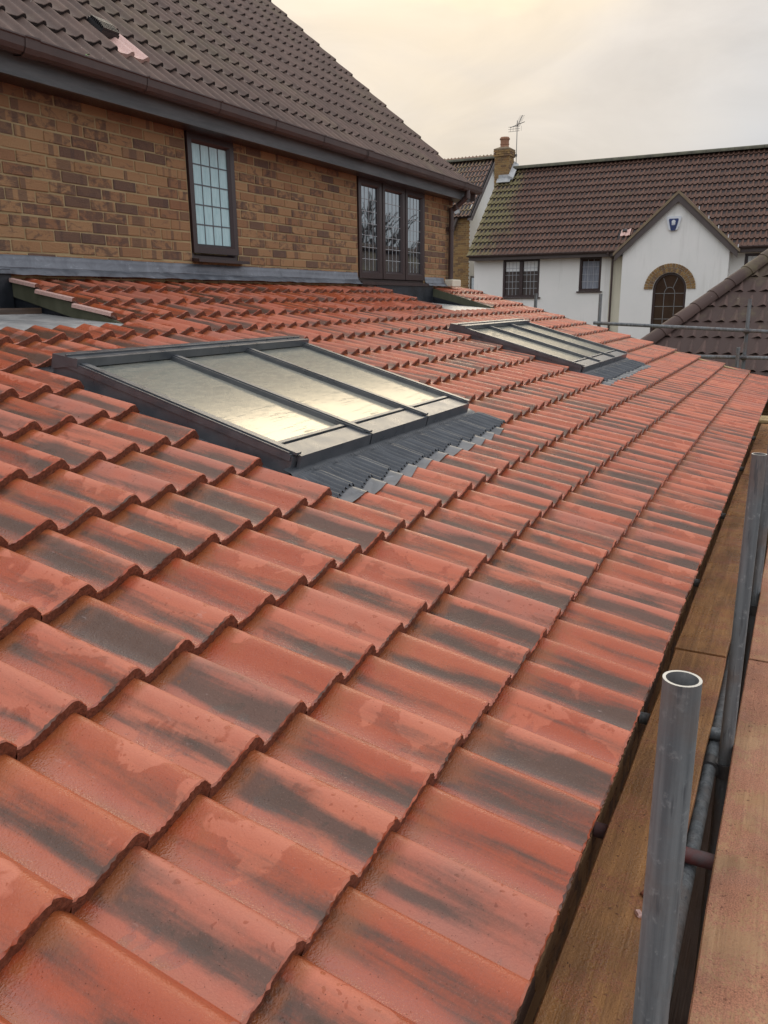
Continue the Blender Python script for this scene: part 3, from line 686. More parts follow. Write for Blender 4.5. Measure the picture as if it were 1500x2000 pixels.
# ---- lead flashing along the wall
def flashing(x0, x1, ztop):
    m = MB(); n = max(6, int((x1 - x0) / .09)); rng = random.Random(5)
    zb = ztop - .074
    prof = [(WALL + .012, ztop + .004), (WALL - .004, ztop), (WALL - .008, ztop - .03), (WALL - .013, zb + .012), (WALL - .021, zb + .003), (WALL - .023, zb - .003), (WALL - .016, zb - .010)] + [tuple(RP(0, r, w)[1:]) for r, w in ((13.83, .030), (13.74, .016), (13.66, .006))]
    vs = []
    for i in range(n + 1):
        x = x0 + (x1 - x0) * i / n
        for j, (a, b) in enumerate(prof): vs.append((x, a + rng.uniform(-1, 1) * .0025 * (j > 1), b + rng.uniform(-1, 1) * (.0035 if j > 3 else .0012)))
    q = len(prof)
    m.add(vs, [(i * q + j, i * q + j + 1, (i + 1) * q + j + 1, (i + 1) * q + j) for i in range(n) for j in range(q - 1)], 0, True)
    return m.build('lead_flashing', 'lead', ext)
for a, b in ((2.0, 3.4), (3.395, 4.9), (4.895, 6.5), (6.495, 7.98)): flashing(a, b, .294 + .002 * (a > 3.3))
flashing(9.76, 10.38, .285)
m = MB(); m.bbox((10.40, WALL - .13, .165), (10.70, WALL + .0, .265), .012); m.build('mortar_block', 'cream', ext)

# ================================================================== brick house
house = thing('brick_house', (6.5, 7.5, -3.6), 'golden brown brick house with grey brown tiles and dark window frames', 'house')
XE = 10.69
WIN1 = (5.27, 5.875, .335, 1.295); WIN2 = (8.01, 9.745, .205, 1.30)
m = MB(); md = WALL + .0055
def wall_with_holes(m, x0, x1, z0, z1, y, holes, depth):
    xs = sorted({x0, x1, *[h[0] for h in holes], *[h[1] for h in holes]})
    for a, b in zip(xs, xs[1:]):
        hs = [h for h in holes if h[0] <= a and h[1] >= b]
        zz = [z0] + [q for h in hs for q in (h[2], h[3])] + [z1]
        for c, d in zip(zz[::2], zz[1::2]): m.box((a, y, c), (b, y + depth, d))
wall_with_holes(m, -1, XE - .009, -3.6, 1.42, md, [WIN1, WIN2], .26)
m.box((XE - .27, md + .261, -3.6), (XE - .009, 11.8, 1.42)); m.box((-1, md + .261, -3.6), (-.74, 11.8, 1.42)); m.box((-.739, 11.54, -3.6), (XE - .271, 11.8, 1.42))
m.build('wall', 'mortar', house)
bspots = []; hb = []
BZ0, BP = .314 - 3 * .0754, .0754
def blocked(x0, x1, z): return [h for h in (WIN1, WIN2) if h[2] - .02 < z < h[3] + .02 and x1 > h[0] and x0 < h[1]]
for c in range(-4, 19):
    z = BZ0 + c * BP + BP / 2 - .0
    i = 0; x = 1.2 - (c % 2) * .1125 + .02
    while x < XE - .02:
        x1 = min(x + .215, XE)
        segs = [(x, x1)]
        for h in blocked(x, x1, z): segs = [s_ for a, b in segs for s_ in ((a, min(b, h[0] - .004)), (max(a, h[1] + .004), b)) if s_[1] - s_[0] > .03]
        for a, b in segs:
            if b - a > .205: bspots.append((((a + b) / 2, WALL + .015, z), (0, 0, 0)))
            else: hb.append((a, b, z))
        x += .225
place_many([brick_mb(seed=s) for s in range(6)], ['brick'], bspots, 'brick', house, limit=260, low=brick_mb(seed=9), jitter=.003)
hb.sort(key=lambda q: in_view(((q[0] + q[1]) / 2, WALL, q[2]))[1]); m = MB()
for i, (a, b, z) in enumerate(hb):
    q = MB().bbox((a + .002, WALL, z - .032), (b - .002, WALL + .03, z + .032), .004)
    if i < 38: q.build('brick', 'brick', house)
    else: m.add(q.v, q.f)
if m.v: m.build('brick', 'brick', house, kind='stuff')
# end wall facing +X carries bricks too (seen edge on)
m = MB()
for c in range(-4, 18):
    for i in range(12):
        y = WALL + .12 + i * .225 + (c % 2) * .1125; m.add(np.array([(yy, xx, zz) for xx, yy, zz in brick_mb(seed=2).v]) * (1, 1, 1) + (XE - .012, y, BZ0 + c * BP + BP / 2), brick_mb(seed=2).f)
m.build('brick', 'brick', house, kind='stuff')

# roof of the house
TB = R(40.5); CB, SB = math.cos(TB), math.sin(TB); WB, GB = .15, .345; YB0, ZB0 = 4.157, 1.483; XB0 = 4.921
def HP(x, row, w=0.): v = row * GB; return np.array((x, YB0 + v * CB - w * SB, ZB0 + v * SB + w * CB))
NB = 15
vent_k = (-1, 0)
spots = [(HP(XB0 + k * WB, j), (TB, 0, 0)) for j in range(NB) for k in range(-26, 40) if not (j in (1,) and k in vent_k)]
place_many([make_tile('roof_tile', prof_old, WB, GB, .026, 14, 1, 20 + s, None, .0008) for s in range(3)], ['brown', 'brown_edge'], spots, 'roof_tile', house,
           low=make_tile('roof_tile', prof_old, WB, GB, .026, 12, 1, 29, None, .0006))
m = MB()
for a, b, c in ((.1, NB + .2, -.1),): m.hexa([HP(.8, a, c - .05), HP(10.80, a, c - .05), HP(10.80, b, c - .05), HP(.8, b, c - .05), HP(.8, a, c), HP(10.80, a, c), HP(10.80, b, c), HP(.8, b, c)])
yr, zr = HP(0, NB + .2)[1:]
m.add([(.8, yr, zr - .03), (10.85, yr, zr - .03), (10.85, 2 * yr - 4.15, 1.40), (.8, 2 * yr - 4.15, 1.40)], [(0, 1, 2, 3)])
m.build('roof_deck', 'brown_edge', house)
m = MB(); n = 24
for i in range(n):
    a = .7 + i * .45
    vs = [(x, yr + .13 * math.cos(t), zr - .05 + .13 * math.sin(t)) for x in (a, a + .448) for t in np.linspace(-.2, math.pi + .2, 9)]
    if a + .448 < 11.3: m.add(vs, [(j, j + 1, 9 + j + 1, 9 + j) for j in range(8)], 0, True)
m.build('ridge_tile', 'brown', house, kind='stuff')
m = MB(); m.hexa([HP(10.72, .02, -.14), HP(10.87, .02, -.14), HP(10.87, NB, -.14), HP(10.72, NB, -.14), HP(10.72, .02, -.036), HP(10.87, .02, -.036), HP(10.87, NB, -.036), HP(10.72, NB, -.036)]); m.build('verge_mortar', 'verge', house)
# pink vent tile with its dark grille
m = MB(); us = np.linspace(0, 1, 13)
for kk in (0, 1):
    vs = []
    for y in (-.005, GB * .5, GB + .02):
        for u in us: vs.append(((u - CO + kk) * WB, y, float(prof_old(u)) - .034 - .026 * y / GB + .004))
    m.add(vs, [(j * 13 + i, j * 13 + i + 1, (j + 1) * 13 + i + 1, (j + 1) * 13 + i) for j in range(2) for i in range(12)], 0, True)
    m.add(vs[:13] + [(x, y, z - .03) for x, y, z in vs[:13]], [(13 + i, 14 + i, i + 1, i) for i in range(12)], 0)
vent = m.build('vent_tile', ['pale_tile'], house, label='pale pink vent tile with a dark grille'); vent.location = Vector(HP(XB0 - WB, 1)) - ORIGIN[house.name]; vent.rotation_euler = (TB, 0, 0)
m = MB()
for i in range(9):
    y = .19 + i * .017; m.box((-.13, y, -.015), (.02, y + .008, .032 - .002 * abs(i - 4)))
m.box((-.135, .185, -.03), (.025, .345, .006)); gr = m.build('vent_grille', 'upvc_black'); gr.parent = vent
# soffit, fascia, gutter, downpipe
m = MB(); m.box((.8, 4.222, 1.275), (10.80, 4.245, 1.46)); m.build('fascia_board', 'fascia', house)
m = MB(); m.box((.8, 4.246, 1.283), (10.79, WALL + .02, 1.296)); m.build('soffit_board', 'upvc', house)
m = MB(); m.box((10.801, 4.16, 1.283), (10.83, 4.47, 1.46)); m.add([(10.80, 4.16, 1.461), (10.83, 4.16, 1.461), (10.83, 8, 1.461 + .0), (10.80, 8, 1.461)], [(0, 1, 2, 3)]); m.build('barge_board', 'barge', house)
gp = [(4.217, 1.468), (4.217, 1.400), (4.205, 1.382), (4.150, 1.374), (4.122, 1.386), (4.108, 1.41), (4.102, 1.452), (4.094, 1.458), (4.094, 1.466), (4.108, 1.466), (4.114, 1.412), (4.128, 1.392), (4.152, 1.381), (4.198, 1.389), (4.21, 1.403), (4.21, 1.468)]
m = MB(); m.sweep(gp, (.8, 10.95)); m.build('gutter', 'gutter', house)
gb = [(a + (a - 4.155) * .10, b + (b - 1.43) * .12) for a, b in gp[:9]]
for x, wdt in ((3.62, .10), (4.55, .012), (5.33, .012), (6.06, .012), (6.83, .012), (7.65, .012), (7.72, .10), (8.6, .012), (9.6, .012), (10.35, .10)):
    q = gb + [(a + .0, b) for a, b in ((4.10, 1.475), (4.215, 1.475))]
    m = MB(); m.sweep(gb, (x - wdt / 2, x + wdt / 2), close=False); m.build('gutter_union' if wdt > .05 else 'gutter_bracket', 'gutter', house)
m = MB(); dpx = 10.50
pts = [(dpx, 4.150, 1.40), (dpx, 4.150, 1.315), (dpx - .0, 4.30, 1.19), (dpx, 4.375, 1.15), (dpx, 4.375, .25)]
for a, b in zip(pts, pts[1:]): m.tube(a, b, .034, 14)
for p in pts[1:4]: m.tube((p[0], p[1], p[2] - .03), (p[0], p[1], p[2] + .03), .039, 14)
m.build('downpipe', 'gutter', house)
m = MB(); m.tube((dpx, 4.375, .90), (dpx, 4.375, .94), .042, 14); m.box((dpx - .05, 4.40, .90), (dpx + .05, WALL, .94)); m.build('pipe_clip', 'gutter', house)

def frame_ring(m, x0, x1, z0, z1, wd, y0, y1, bev=.016):
    """mitred frame: outer ring flat, inner edge sloping back"""
    o = [(x0, z0), (x1, z0), (x1, z1), (x0, z1)]; i1 = [(x0 + wd - bev, z0 + wd - bev), (x1 - wd + bev, z0 + wd - bev), (x1 - wd + bev, z1 - wd + bev), (x0 + wd - bev, z1 - wd + bev)]
    i2 = [(x0 + wd, z0 + wd), (x1 - wd, z0 + wd), (x1 - wd, z1 - wd), (x0 + wd, z1 - wd)]
    vs = [(x, y1, z) for x, z in o] + [(x, y0, z) for x, z in o] + [(x, y0, z) for x, z in i1] + [(x, y0 + bev * 1.1, z) for x, z in i2] + [(x, y1, z) for x, z in i2]
    fs = []
    for a in range(4):
        b = (a + 1) % 4
        for l in range(4): fs.append((l * 4 + a, l * 4 + b, (l + 1) * 4 + b, (l + 1) * 4 + a))
    m.add(vs, fs)
def leaded_light(par, x0, x1, z0, z1, nc, nr, y, glass, came='came', cw=.0045):
    MB().box((x0 - .005, y, z0 - .005), (x1 + .005, y + .006, z1 + .005)).build('pane', glass, par)
    for i in range(1, nc):
        x = x0 + (x1 - x0) * i / nc; MB().box((x - cw, y - .003, z0), (x + cw, y - .0005, z1)).build('lead_strip', came, par)
    for i in range(1, nr):
        z = z0 + (z1 - z0) * i / nr; MB().box((x0, y - .0045, z - cw), (x1, y - .0031, z + cw)).build('lead_strip', came, par)
# narrow window: frame is the part; pane, lead strips, sash and sill its pieces
x0, x1, z0, z1 = WIN1; m = MB(); frame_ring(m, x0, x1, z0 + .0, z1, .045, WALL + .012, WALL + .09); w1 = m.build('window', 'upvc', house, label='narrow leaded window with a pale obscured pane')
m = MB(); frame_ring(m, x0 + .012, x1 - .012, z0 + .05, z1 - .012, .072, WALL - .012, WALL + .011, .022); m.build('sash', 'upvc', w1)
leaded_light(w1, x0 + .084, x1 - .084, z0 + .122, z1 - .084, 4, 5, WALL + .016, 'obscure')
m = MB(); m.hexa([(x0 - .01, WALL - .075, z0 - .022), (x1 + .05, WALL - .075, z0 - .022), (x1 + .05, WALL + .09, z0 - .014), (x0 - .01, WALL + .09, z0 - .014), (x0 - .01, WALL - .075, z0 + .002), (x1 + .05, WALL - .075, z0 + .002), (x1 + .05, WALL + .09, z0 + .016), (x0 - .01, WALL + .09, z0 + .016)])
m.build('sill', 'upvc', w1)
# triple casement
x0, x1, z0, z1 = WIN2; m = MB(); frame_ring(m, x0, x1, z0, z1, .042, WALL + .012, WALL + .09)
cx = [x0, x0 + .565, x0 + 1.165, x1]
for c in cx[1:3]: m.box((c - .022, WALL + .013, z0 + .04), (c + .022, WALL + .09, z1 - .04))
w2 = m.build('window', 'upvc', house, label='three-light leaded casement window with dark glass')
for a, b in zip(cx, cx[1:]):
    m = MB(); frame_ring(m, a + .010, b - .010, z0 + .035, z1 - .012, .085, WALL - .012, WALL + .011, .024); m.build('sash', 'upvc', w2)
    leaded_light(w2, a + .095, b - .095, z0 + .12, z1 - .097, 4, 7, WALL + .016, 'glass', 'camep', .0028)
m = MB(); m.box((x0 - .02, WALL - .06, z0 - .035), (x1 + .02, WALL + .09, z0 - .002)); m.build('sill', 'upvc', w2)
m = MB(); m.box((x0 + .0, WALL - .035, z0 - .09), (x1 + .01, WALL - .001, z0 - .036)); m.build('sill_board', 'timber', w2)
# leaf lodged in the gutter, pale blobs on the tiles
lf = MB(); lf.add([(0, 0, 0), (.02, .012, .012), (.045, 0, .016), (.02, -.012, .014)], [(0, 1, 2, 3)]); lf.add([(.01, .01, .0), (.03, .025, .02), (.05, .018, .008), (.028, .004, .004)], [(0, 1, 2, 3)])
o = lf.build('leaf', 'leaf', label='small green leaf caught on the brown gutter edge', cat='leaf'); o.location = (4.02, 4.112, 1.470)

# ================================================================== white house across the way
white = thing('white_house', (31, 4, -3.6), 'white rendered house with plum tiled roof and arched window gable', 'house')
XF = 28.0; YL, YR = 10.76, -4.2
TP = R(43.5); CP, SP = math.cos(TP), math.sin(TP); EX, EZ = 27.66, 1.52      # front eave line
def WP(y, row, w=0., gg=.345): v = row * gg; return np.array((EX + v * CP - w * SP, y, EZ + v * SP + w * CP))
NW = 13.6
RIDX, RIDZ = WP(0, NW)[0], WP(0, NW)[2]
GY0, GY1, GXF = 5.47, 2.30, 27.42; GYC = (GY0 + GY1) / 2
W2A = (8.36, 9.68, .06, 1.34); W2B = (6.255, 6.985, .235, 1.335); W2C = (.6, 1.90, .06, 1.29)
m = MB()
def wallx(m, X, y0, y1, z0, z1, holes, depth):
    ys = sorted({y0, y1, *[h[0] for h in holes], *[h[1] for h in holes]})
    for a, b in zip(ys, ys[1:]):
        hs = [h for h in holes if h[0] <= a and h[1] >= b]; zz = [z0] + [q for h in hs for q in (h[2], h[3])] + [z1]
        for c, d in zip(zz[::2], zz[1::2]): m.box((X, a, c), (X + depth, b, d))
wallx(m, XF, YR, YL, -3.6, 1.72, [W2C, W2B, W2A], .3)
XBK = 2 * RIDX - XF
m.box((XF + .301, YL - .3, -3.6), (XBK, YL, 1.7)); m.box((XF + .301, YR, -3.6), (XBK, YR + .3, 1.7)); m.box((XBK - .3, YR + .301, -3.6), (XBK, YL - .301, 1.7))
for y in (YL - .3, YR): m.add([(XF + .02, y, 1.701), (XBK - .02, y, 1.701), (RIDX, y, RIDZ - .12), (XF + .02, y + .3, 1.701), (XBK - .02, y + .3, 1.701), (RIDX, y + .3, RIDZ - .12)], [(0, 1, 2), (5, 4, 3), (0, 2, 5, 3), (1, 4, 5, 2)])
m.build('wall', 'white', white)
m = MB(); m.box((XF - .006, 5.48, -3.6), (XF - .001, 5.96, 1.33)); m.build('facade_strip', 'cream', white)  # part of the white facade toned cream
# projecting gable: wall with an arched opening
m = MB(); AC, AR, AZ = 3.96, .505, .26      # arch centre, radius, springing
zt = lambda y: 1.40 + (1.585 - abs(y - GYC)) * .95
n = 16
out = [(GY1, -3.6), (AC - AR, -3.6), (AC - AR, AZ)] + [(AC - AR * math.cos(t), AZ + AR * math.sin(t)) for t in np.linspace(0, math.pi, n + 1)[1:]] + [(AC + AR, -3.6), (GY0, -3.6), (GY0, zt(GY0)), (GYC, zt(GYC)), (GY1, zt(GY1))]
# strips between the arch and the outline
def gable_cols(X, dep):
    ys = [GY1] + [AC - AR * math.cos(t) for t in np.linspace(0, math.pi, n + 1)] + [GYC, GY0]; ys = sorted(ys)
    for a, b in zip(ys, ys[1:]):
        if b - a < 1e-4: continue
        lo = []
        for y in (a, b):
            q = (AR * AR - (y - AC) ** 2); lo.append(AZ + math.sqrt(q) if q > 1e-9 and AC - AR - 1e-6 <= min(a, b) and max(a, b) <= AC + AR + 1e-6 else (AZ if AC - AR - 1e-6 <= a and b <= AC + AR + 1e-6 else -3.6))
        q = [(X, a, lo[0]), (X, b, lo[1]), (X + dep, b, lo[1]), (X + dep, a, lo[0]), (X, a, zt(a)), (X, b, zt(b)), (X + dep, b, zt(b)), (X + dep, a, zt(a))]
        m.hexa(q)
gable_cols(GXF, .25)
m.box((GXF, AC - AR, -3.6), (GXF + .25, AC + AR, -1.75))
m.box((GXF + .251, GY0 - .25, -3.6), (XF - .001, GY0, 1.38)); m.box((GXF + .251, GY1, -3.6), (XF - .001, GY1 + .25, 1.38))
m.build('gable_wall', 'white', white)
for o_ in (bpy.data.objects['gable_wall'],): pass
# arched window
def arch_pts(r, k): return [(AC - r * math.cos(t), AZ + r * math.sin(t)) for t in np.linspace(0, math.pi, k + 1)]
m = MB(); ra, rb = AR, AR - .07; A = [(AC - ra, -1.75)] + arch_pts(ra, 20) + [(AC + ra, -1.75)]; B = [(AC - rb, -1.68)] + arch_pts(rb, 20) + [(AC + rb, -1.68)]
k = len(A); XW = GXF + .06
vs = [(XW, *p) for p in A] + [(XW, *p) for p in B] + [(XW + .06, *p) for p in A] + [(XW + .06, *p) for p in B]
fs = []
for i in range(k):
    j = (i + 1) % k; fs += [(i, j, k + j, k + i), (k + i, k + j, 3 * k + j, 3 * k + i), (2 * k + i, 3 * k + i, 3 * k + j, 2 * k + j)]
m.add(vs, fs); wa = m.build('window', 'upvc', white, label='arched leaded window under a brick arch')
MB().add([(XW + .045, *p) for p in B], [tuple(range(k))]).build('pane', 'glass2', wa)
m = MB()
def bar(m, y0, z0, y1, z1, w_=.0075, X=None):
    X = XW + .036 if X is None else X; d = np.array((y1 - y0, z1 - z0)); d = d / np.linalg.norm(d); nn = np.array((-d[1], d[0])) * w_
    q = [(y0 - nn[0], z0 - nn[1]), (y1 - nn[0], z1 - nn[1]), (y1 + nn[0], z1 + nn[1]), (y0 + nn[0], z0 + nn[1])]
    m.hexa([(X + .006, *p) for p in q] + [(X, *p) for p in q])
for z in (.13, -.27, -.66, -1.05, -1.42): bar(m, AC - rb, z, AC + rb, z)
for y in (AC - .16, AC + .16): bar(m, y, .13, y, -1.6)
q = [(AC - .16 * math.cos(t), .13 + .19 * math.sin(t)) for t in np.linspace(0, math.pi, 9)]
for a, b in zip(q, q[1:]): bar(m, *a, *b)
for t in (math.pi * .33, math.pi * .67): bar(m, AC - .17 * math.cos(t), .13 + .17 * math.sin(t), AC - .42 * math.cos(t), .26 + .40 * math.sin(t))
m.build('leadwork', 'camem', wa)
m = MB(); m.box((XW + .05, AC + .28, -1.6), (XW + .09, AC + .42, .3)); m.build('curtain', 'curtain', wa)
m = MB(); ring = m.box((GXF - .012, AC - .80, AZ - .011), (GXF - .002, AC - .795, AZ - .01)); ba = m.build('brick_arch', 'mortar', white)
rb_ = random.Random(3)
for ri, (r0_, r1_) in enumerate(((AR + .01, AR + .135), (AR + .148, AR + .272))):
    nn_ = 22 + 5 * ri
    for i in range(nn_):
        a0, a1 = math.pi * i / nn_ + .008, math.pi * (i + 1) / nn_ - .008
        P_ = lambda r_, t: (AC - r_ * math.cos(t), AZ + r_ * math.sin(t)); xo = GXF - .030 + rb_.uniform(-1, 1) * .004
        q = [P_(r0_, a0), P_(r0_, a1), P_(r1_, a1), P_(r1_, a0)]
        MB().hexa([(GXF - .001, *p) for p in q] + [(xo, *p) for p in q]).build('arch_brick', 'brick2', ba)
# gable roof: two slopes of tiles running back into the main roof, barge boards
m = MB(); bt = .17
for s in (1, -1):
    ya, yb = GYC, GYC + s * 1.82; za = zt(GYC) + .17; zb_ = za - 1.82 * .95
    q = [(GXF - .12, ya, za - bt / CP), (GXF - .12, yb, zb_ - bt * 1.2), (GXF - .085, yb, zb_ - bt * 1.2), (GXF - .085, ya, za - bt / CP), (GXF - .12, ya, za), (GXF - .12, yb, zb_), (GXF - .085, yb, zb_), (GXF - .085, ya, za)]
    MB().hexa(q).build('barge_board', 'barge', white)
    q = [(GXF - .15, ya, za + .003), (GXF - .15, yb + s * .05, zb_ - .04), (GXF + .02, yb + s * .05, zb_ - .04), (GXF + .02, ya, za + .003), (GXF - .15, ya, za + .095), (GXF - .15, yb + s * .05, zb_ + .05), (GXF + .02, yb + s * .05, zb_ + .05), (GXF + .02, ya, za + .095)]
    MB().hexa(q).build('verge_mortar', 'verge', white)
    xb_ = lambda z: EX + (z - EZ) / math.tan(TP) - .02
    q = [(GXF + .021, ya, za + .05), (GXF + .021, yb + s * .05, zb_ + .005), (xb_(zb_) + .3, yb + s * .05, zb_ + .005), (xb_(za) + .3, ya, za + .05)]
    MB().add(q + [(x, y, z + .035) for x, y, z in q], [(3, 2, 1, 0), (4, 5, 6, 7), (0, 1, 5, 4), (1, 2, 6, 5), (2, 3, 7, 6), (3, 0, 4, 7)]).build('gable_roof', 'plum', white)
for i in range(5):
    y = GYC - .62 - i * .30; z = zt(GYC) + .30 - (.62 + i * .30) * .95; MB().box((GXF - .12, y - .012, z - .05), (GXF - .10, y + .012, z + .055)).build('verge_clip', 'whitep', white)
# main roof tiles
ys_ = np.arange(10.82, YR - .1, -.155)
def hidden_by_gable(y, x, z): return abs(y - GYC) < 1.80 and z < zt(GYC) + .10 - abs(y - GYC) * .95
spots = []
for j in range(13 + 1):
    for y in ys_:
        p = WP(y, j)
        if hidden_by_gable(y, p[0], p[2] + .08): continue
        if j in (2,) and 5.40 < y < 5.75: continue
        if p[0] + .15 > 30.62 and y > 10.44: continue
        spots.append((p, (TP, 0, R(-90))))
place_many([make_tile('roof_tile', prof_bold, .155, .345, .050, 10, 1, 40 + s, None, .0008, top=.05) for s in range(2)], ['plum', 'plum_edge'], spots, 'roof_tile', white, low=make_tile('roof_tile', prof_bold, .155, .345, .050, 10, 1, 49, None, .0006, top=.05))
m = MB(); m.hexa([WP(YL + .06, .1, -.14), WP(YR, .1, -.14), WP(YR, NW, -.14), WP(YL + .06, NW, -.14), WP(YL + .06, .1, -.08), WP(YR, .1, -.08), WP(YR, NW, -.08), WP(YL + .06, NW, -.08)])
m.add([(RIDX, YL + .06, RIDZ - .02), (RIDX, YR, RIDZ - .02), (2 * RIDX - EX, YR, EZ), (2 * RIDX - EX, YL + .06, EZ)], [(3, 2, 1, 0)]); m.build('roof_deck', 'plum_edge', white)
rm = MB()
for i in range(34):
    y = YL + .08 - i * .45
    if y - .44 < YR: break
    vs = [(RIDX + .13 * math.cos(t), yy, RIDZ - .02 + .11 * math.sin(t)) for yy in (y, y - .444) for t in np.linspace(-.1, math.pi + .1, 9)]
    q = MB().add(vs, [(a, 9 + a, 9 + a + 1, a + 1) for a in range(8)], 0, True)
    q.build('ridge_tile', 'ridge', white)
for a, b in ((GY0 + .26, YL + .08), (YR, GY1 - .26)): MB().box((EX, a, EZ - .20), (EX + .03, b, EZ - .03)).build('fascia_board', 'barge', white)
m = MB()
for a, b in ((GY0 + .27, YL + .1), (YR, GY1 - .27)):
    vs = [(EX - .06 + .055 * math.cos(t), y, EZ - .035 + .055 * math.sin(t)) for y in (a, b) for t in np.linspace(math.pi, 2 * math.pi, 8)]
    m = MB(); k = 8; m.add(vs + [(x, y, z + .012) for x, y, z in vs], [(i, i + 1, k + i + 1, k + i) for i in range(7)] + [(24 + i, 25 + i, 17 + i, 16 + i) for i in range(7)] + [(0, 8, 24, 16), (15, 7, 23, 31)], 0, True)
    m.build('gutter', 'gutter', white)
m = MB(); m.box((EX + .031, YR, EZ - .20), (XF, YL, EZ - .185)); m.build('soffit_board', 'barge', white)
m = MB(); pts = [(EX - .06, 5.98, EZ - .06), (EX - .06, 5.98, EZ - .14), (EX + .24, 5.88, EZ - .25), (EX + .26, 5.88, -3.6)]
for a, b in zip(pts, pts[1:]): m.tube(a, b, .036, 10)
m.build('downpipe', 'gutter', white)
m = MB(); c = WP(5.56, 2, .012)
for kk in (0, 1):
    us = np.linspace(0, 1, 9); vs = [((u - CO + kk) * .155, y, float(prof_old(u)) - .034 - .03 * y / .345 + .006) for y in (0, .345) for u in us]
    m.add(vs, [(i, i + 1, 10 + i, 9 + i) for i in range(8)], 0, True); m.add(vs[:9] + [(x, y, z - .03) for x, y, z in vs[:9]], [(9 + i, 10 + i, i + 1, i) for i in range(8)])
m.box((-.08, .17, -.02), (.06, .26, .035), 1)
vt = m.build('vent_tile', ['pale_tile', 'upvc_black'], white, label='pale pink vent tile'); vt.location = Vector(WP(5.62, 2)) - ORIGIN[white.name]; vt.rotation_euler = (TP, 0, R(-90))
# windows of the front
def win_x(par, h, lights, nc, nr, blind, label, glass='glass2', sill=True):
    y0, y1, z0, z1 = h; X = XF + .05
    m = MB(); fw = .075
    for a, b, c, d in ((y0, y1, z0, z0 + fw), (y0, y1, z1 - fw, z1), (y0, y0 + fw, z0 + fw, z1 - fw), (y1 - fw, y1, z0 + fw, z1 - fw)): m.bbox((X - .04, a, c), (X + .04, b, d), .01)
    cs = [y0 + (y1 - y0) * i / lights for i in range(lights + 1)]
    for c in cs[1:-1]: m.bbox((X - .04, c - .06, z0 + fw), (X + .04, c + .06, z1 - fw), .01)
    w = m.build('window', 'upvc', par, label=label)
    for a, b in zip(cs, cs[1:]):
        a += fw if a == y0 else .06; b -= fw if b == y1 else .06
        MB().box((X + .02, a, z0 + fw), (X + .028, b, z1 - fw)).build('pane', glass, w)
        m = MB()
        for i in range(1, nc): y = a + (b - a) * i / nc; m.box((X + .012, y - .006, z0 + fw), (X + .018, y + .006, z1 - fw))
        for i in range(1, nr): z = z0 + fw + (z1 - z0 - 2 * fw) * i / nr; m.box((X + .008, a, z - .006), (X + .0119, b, z + .006))
        m.build('leadwork', 'camep', w)
        if blind == 'blind': MB().box((X + .0185, a + .02, z1 - fw - .33), (X + .0195, b - .02, z1 - fw - .005)).build('blind', 'blind', w)
        if blind == 'curtain': MB().box((X + .0185, a + .01, z0 + fw + .01), (X + .0195, b - .02, z1 - fw - .06)).build('curtain', 'curtain', w)
    if sill: m = MB(); m.box((XF - .06, y0 - .06, z0 - .045), (XF + .04, y1 + .06, z0 - .002)); m.build('sill', 'upvc', w)
win_x(white, W2A, 2, 4, 5, 'blind', 'wide two-light leaded window with white blinds')
win_x(white, W2B, 1, 3, 4, 'curtain', 'small single leaded window with net curtain')
win_x(white, W2C, 2, 4, 5, 'blind', 'leaded window right of the gable')
# chimney
m = MB(); CX0, CX1, CY0, CY1 = 30.62, 31.2, 10.47, 11.04
m.box((CX0 + .006, CY0 + .006, -3.6), (CX1 - .006, CY1 - .006, 5.36)); ch = m.build('chimney', 'mortar', white)
m = MB(); bb = brick_mb(.212, .064, .02, 5)
for c in range(0, 62):
    z = 5.33 - c * .075
    ex = .035 if c < 3 else 0.
    L_ = CY1 - CY0 + 2 * ex
    for face in (0, 1):
        Ln = L_ if face == 0 else CX1 - CX0 + 2 * ex
        s0 = 0.
        cuts = [0, .1 if c % 2 else .2125] ; 
        while cuts[-1] < Ln - .03: cuts.append(min(cuts[-1] + .225, Ln))
        for a, b in zip(cuts, cuts[1:]):
            if b - a < .02: continue
            if face == 0: m.bbox((CX0 - ex - .004, CY0 - ex + a + .004, z - .032), (CX0 - ex + .03, CY0 - ex + b - .004, z + .032), .004)
            else: m.bbox((CX0 - ex + a + .004, CY0 - ex - .004, z - .032), (CX0 - ex + b - .004, CY0 - ex + .03, z + .032), .004)
m.build('brick', 'brick2', ch, kind='stuff')
m = MB(); m.box((CX0 - .03, CY0 - .03, 5.372), (CX1 + .03, CY1 + .03, 5.42)); m.hexa([(CX0 - .02, CY0 - .02, 5.421), (CX1 + .02, CY0 - .02, 5.421), (CX1 + .02, CY1 + .02, 5.421), (CX0 - .02, CY1 + .02, 5.421), (CX0 + .15, CY0 + .15, 5.50), (CX1 - .15, CY0 + .15, 5.50), (CX1 - .15, CY1 - .15, 5.50), (CX0 + .15, CY1 - .15, 5.50)])
m.build('chimney_cap', 'verge', ch)
m = MB(); cxm, cym = (CX0 + CX1) / 2, (CY0 + CY1) / 2
for a, b, r0_, r1_ in ((5.45, 5.58, .165, .155), (5.58, 5.62, .17, .17), (5.62, 5.76, .155, .165), (5.76, 5.80, .19, .19), (5.80, 5.84, .175, .16)): m.tube((cxm, cym, a), (cxm, cym, b), r0_, 14, r1=r1_)
m.build('chimney_pot', 'terracotta', ch)
m = MB(); zc = WP(0, (CX0 - EX) / (CP * .345))[2]
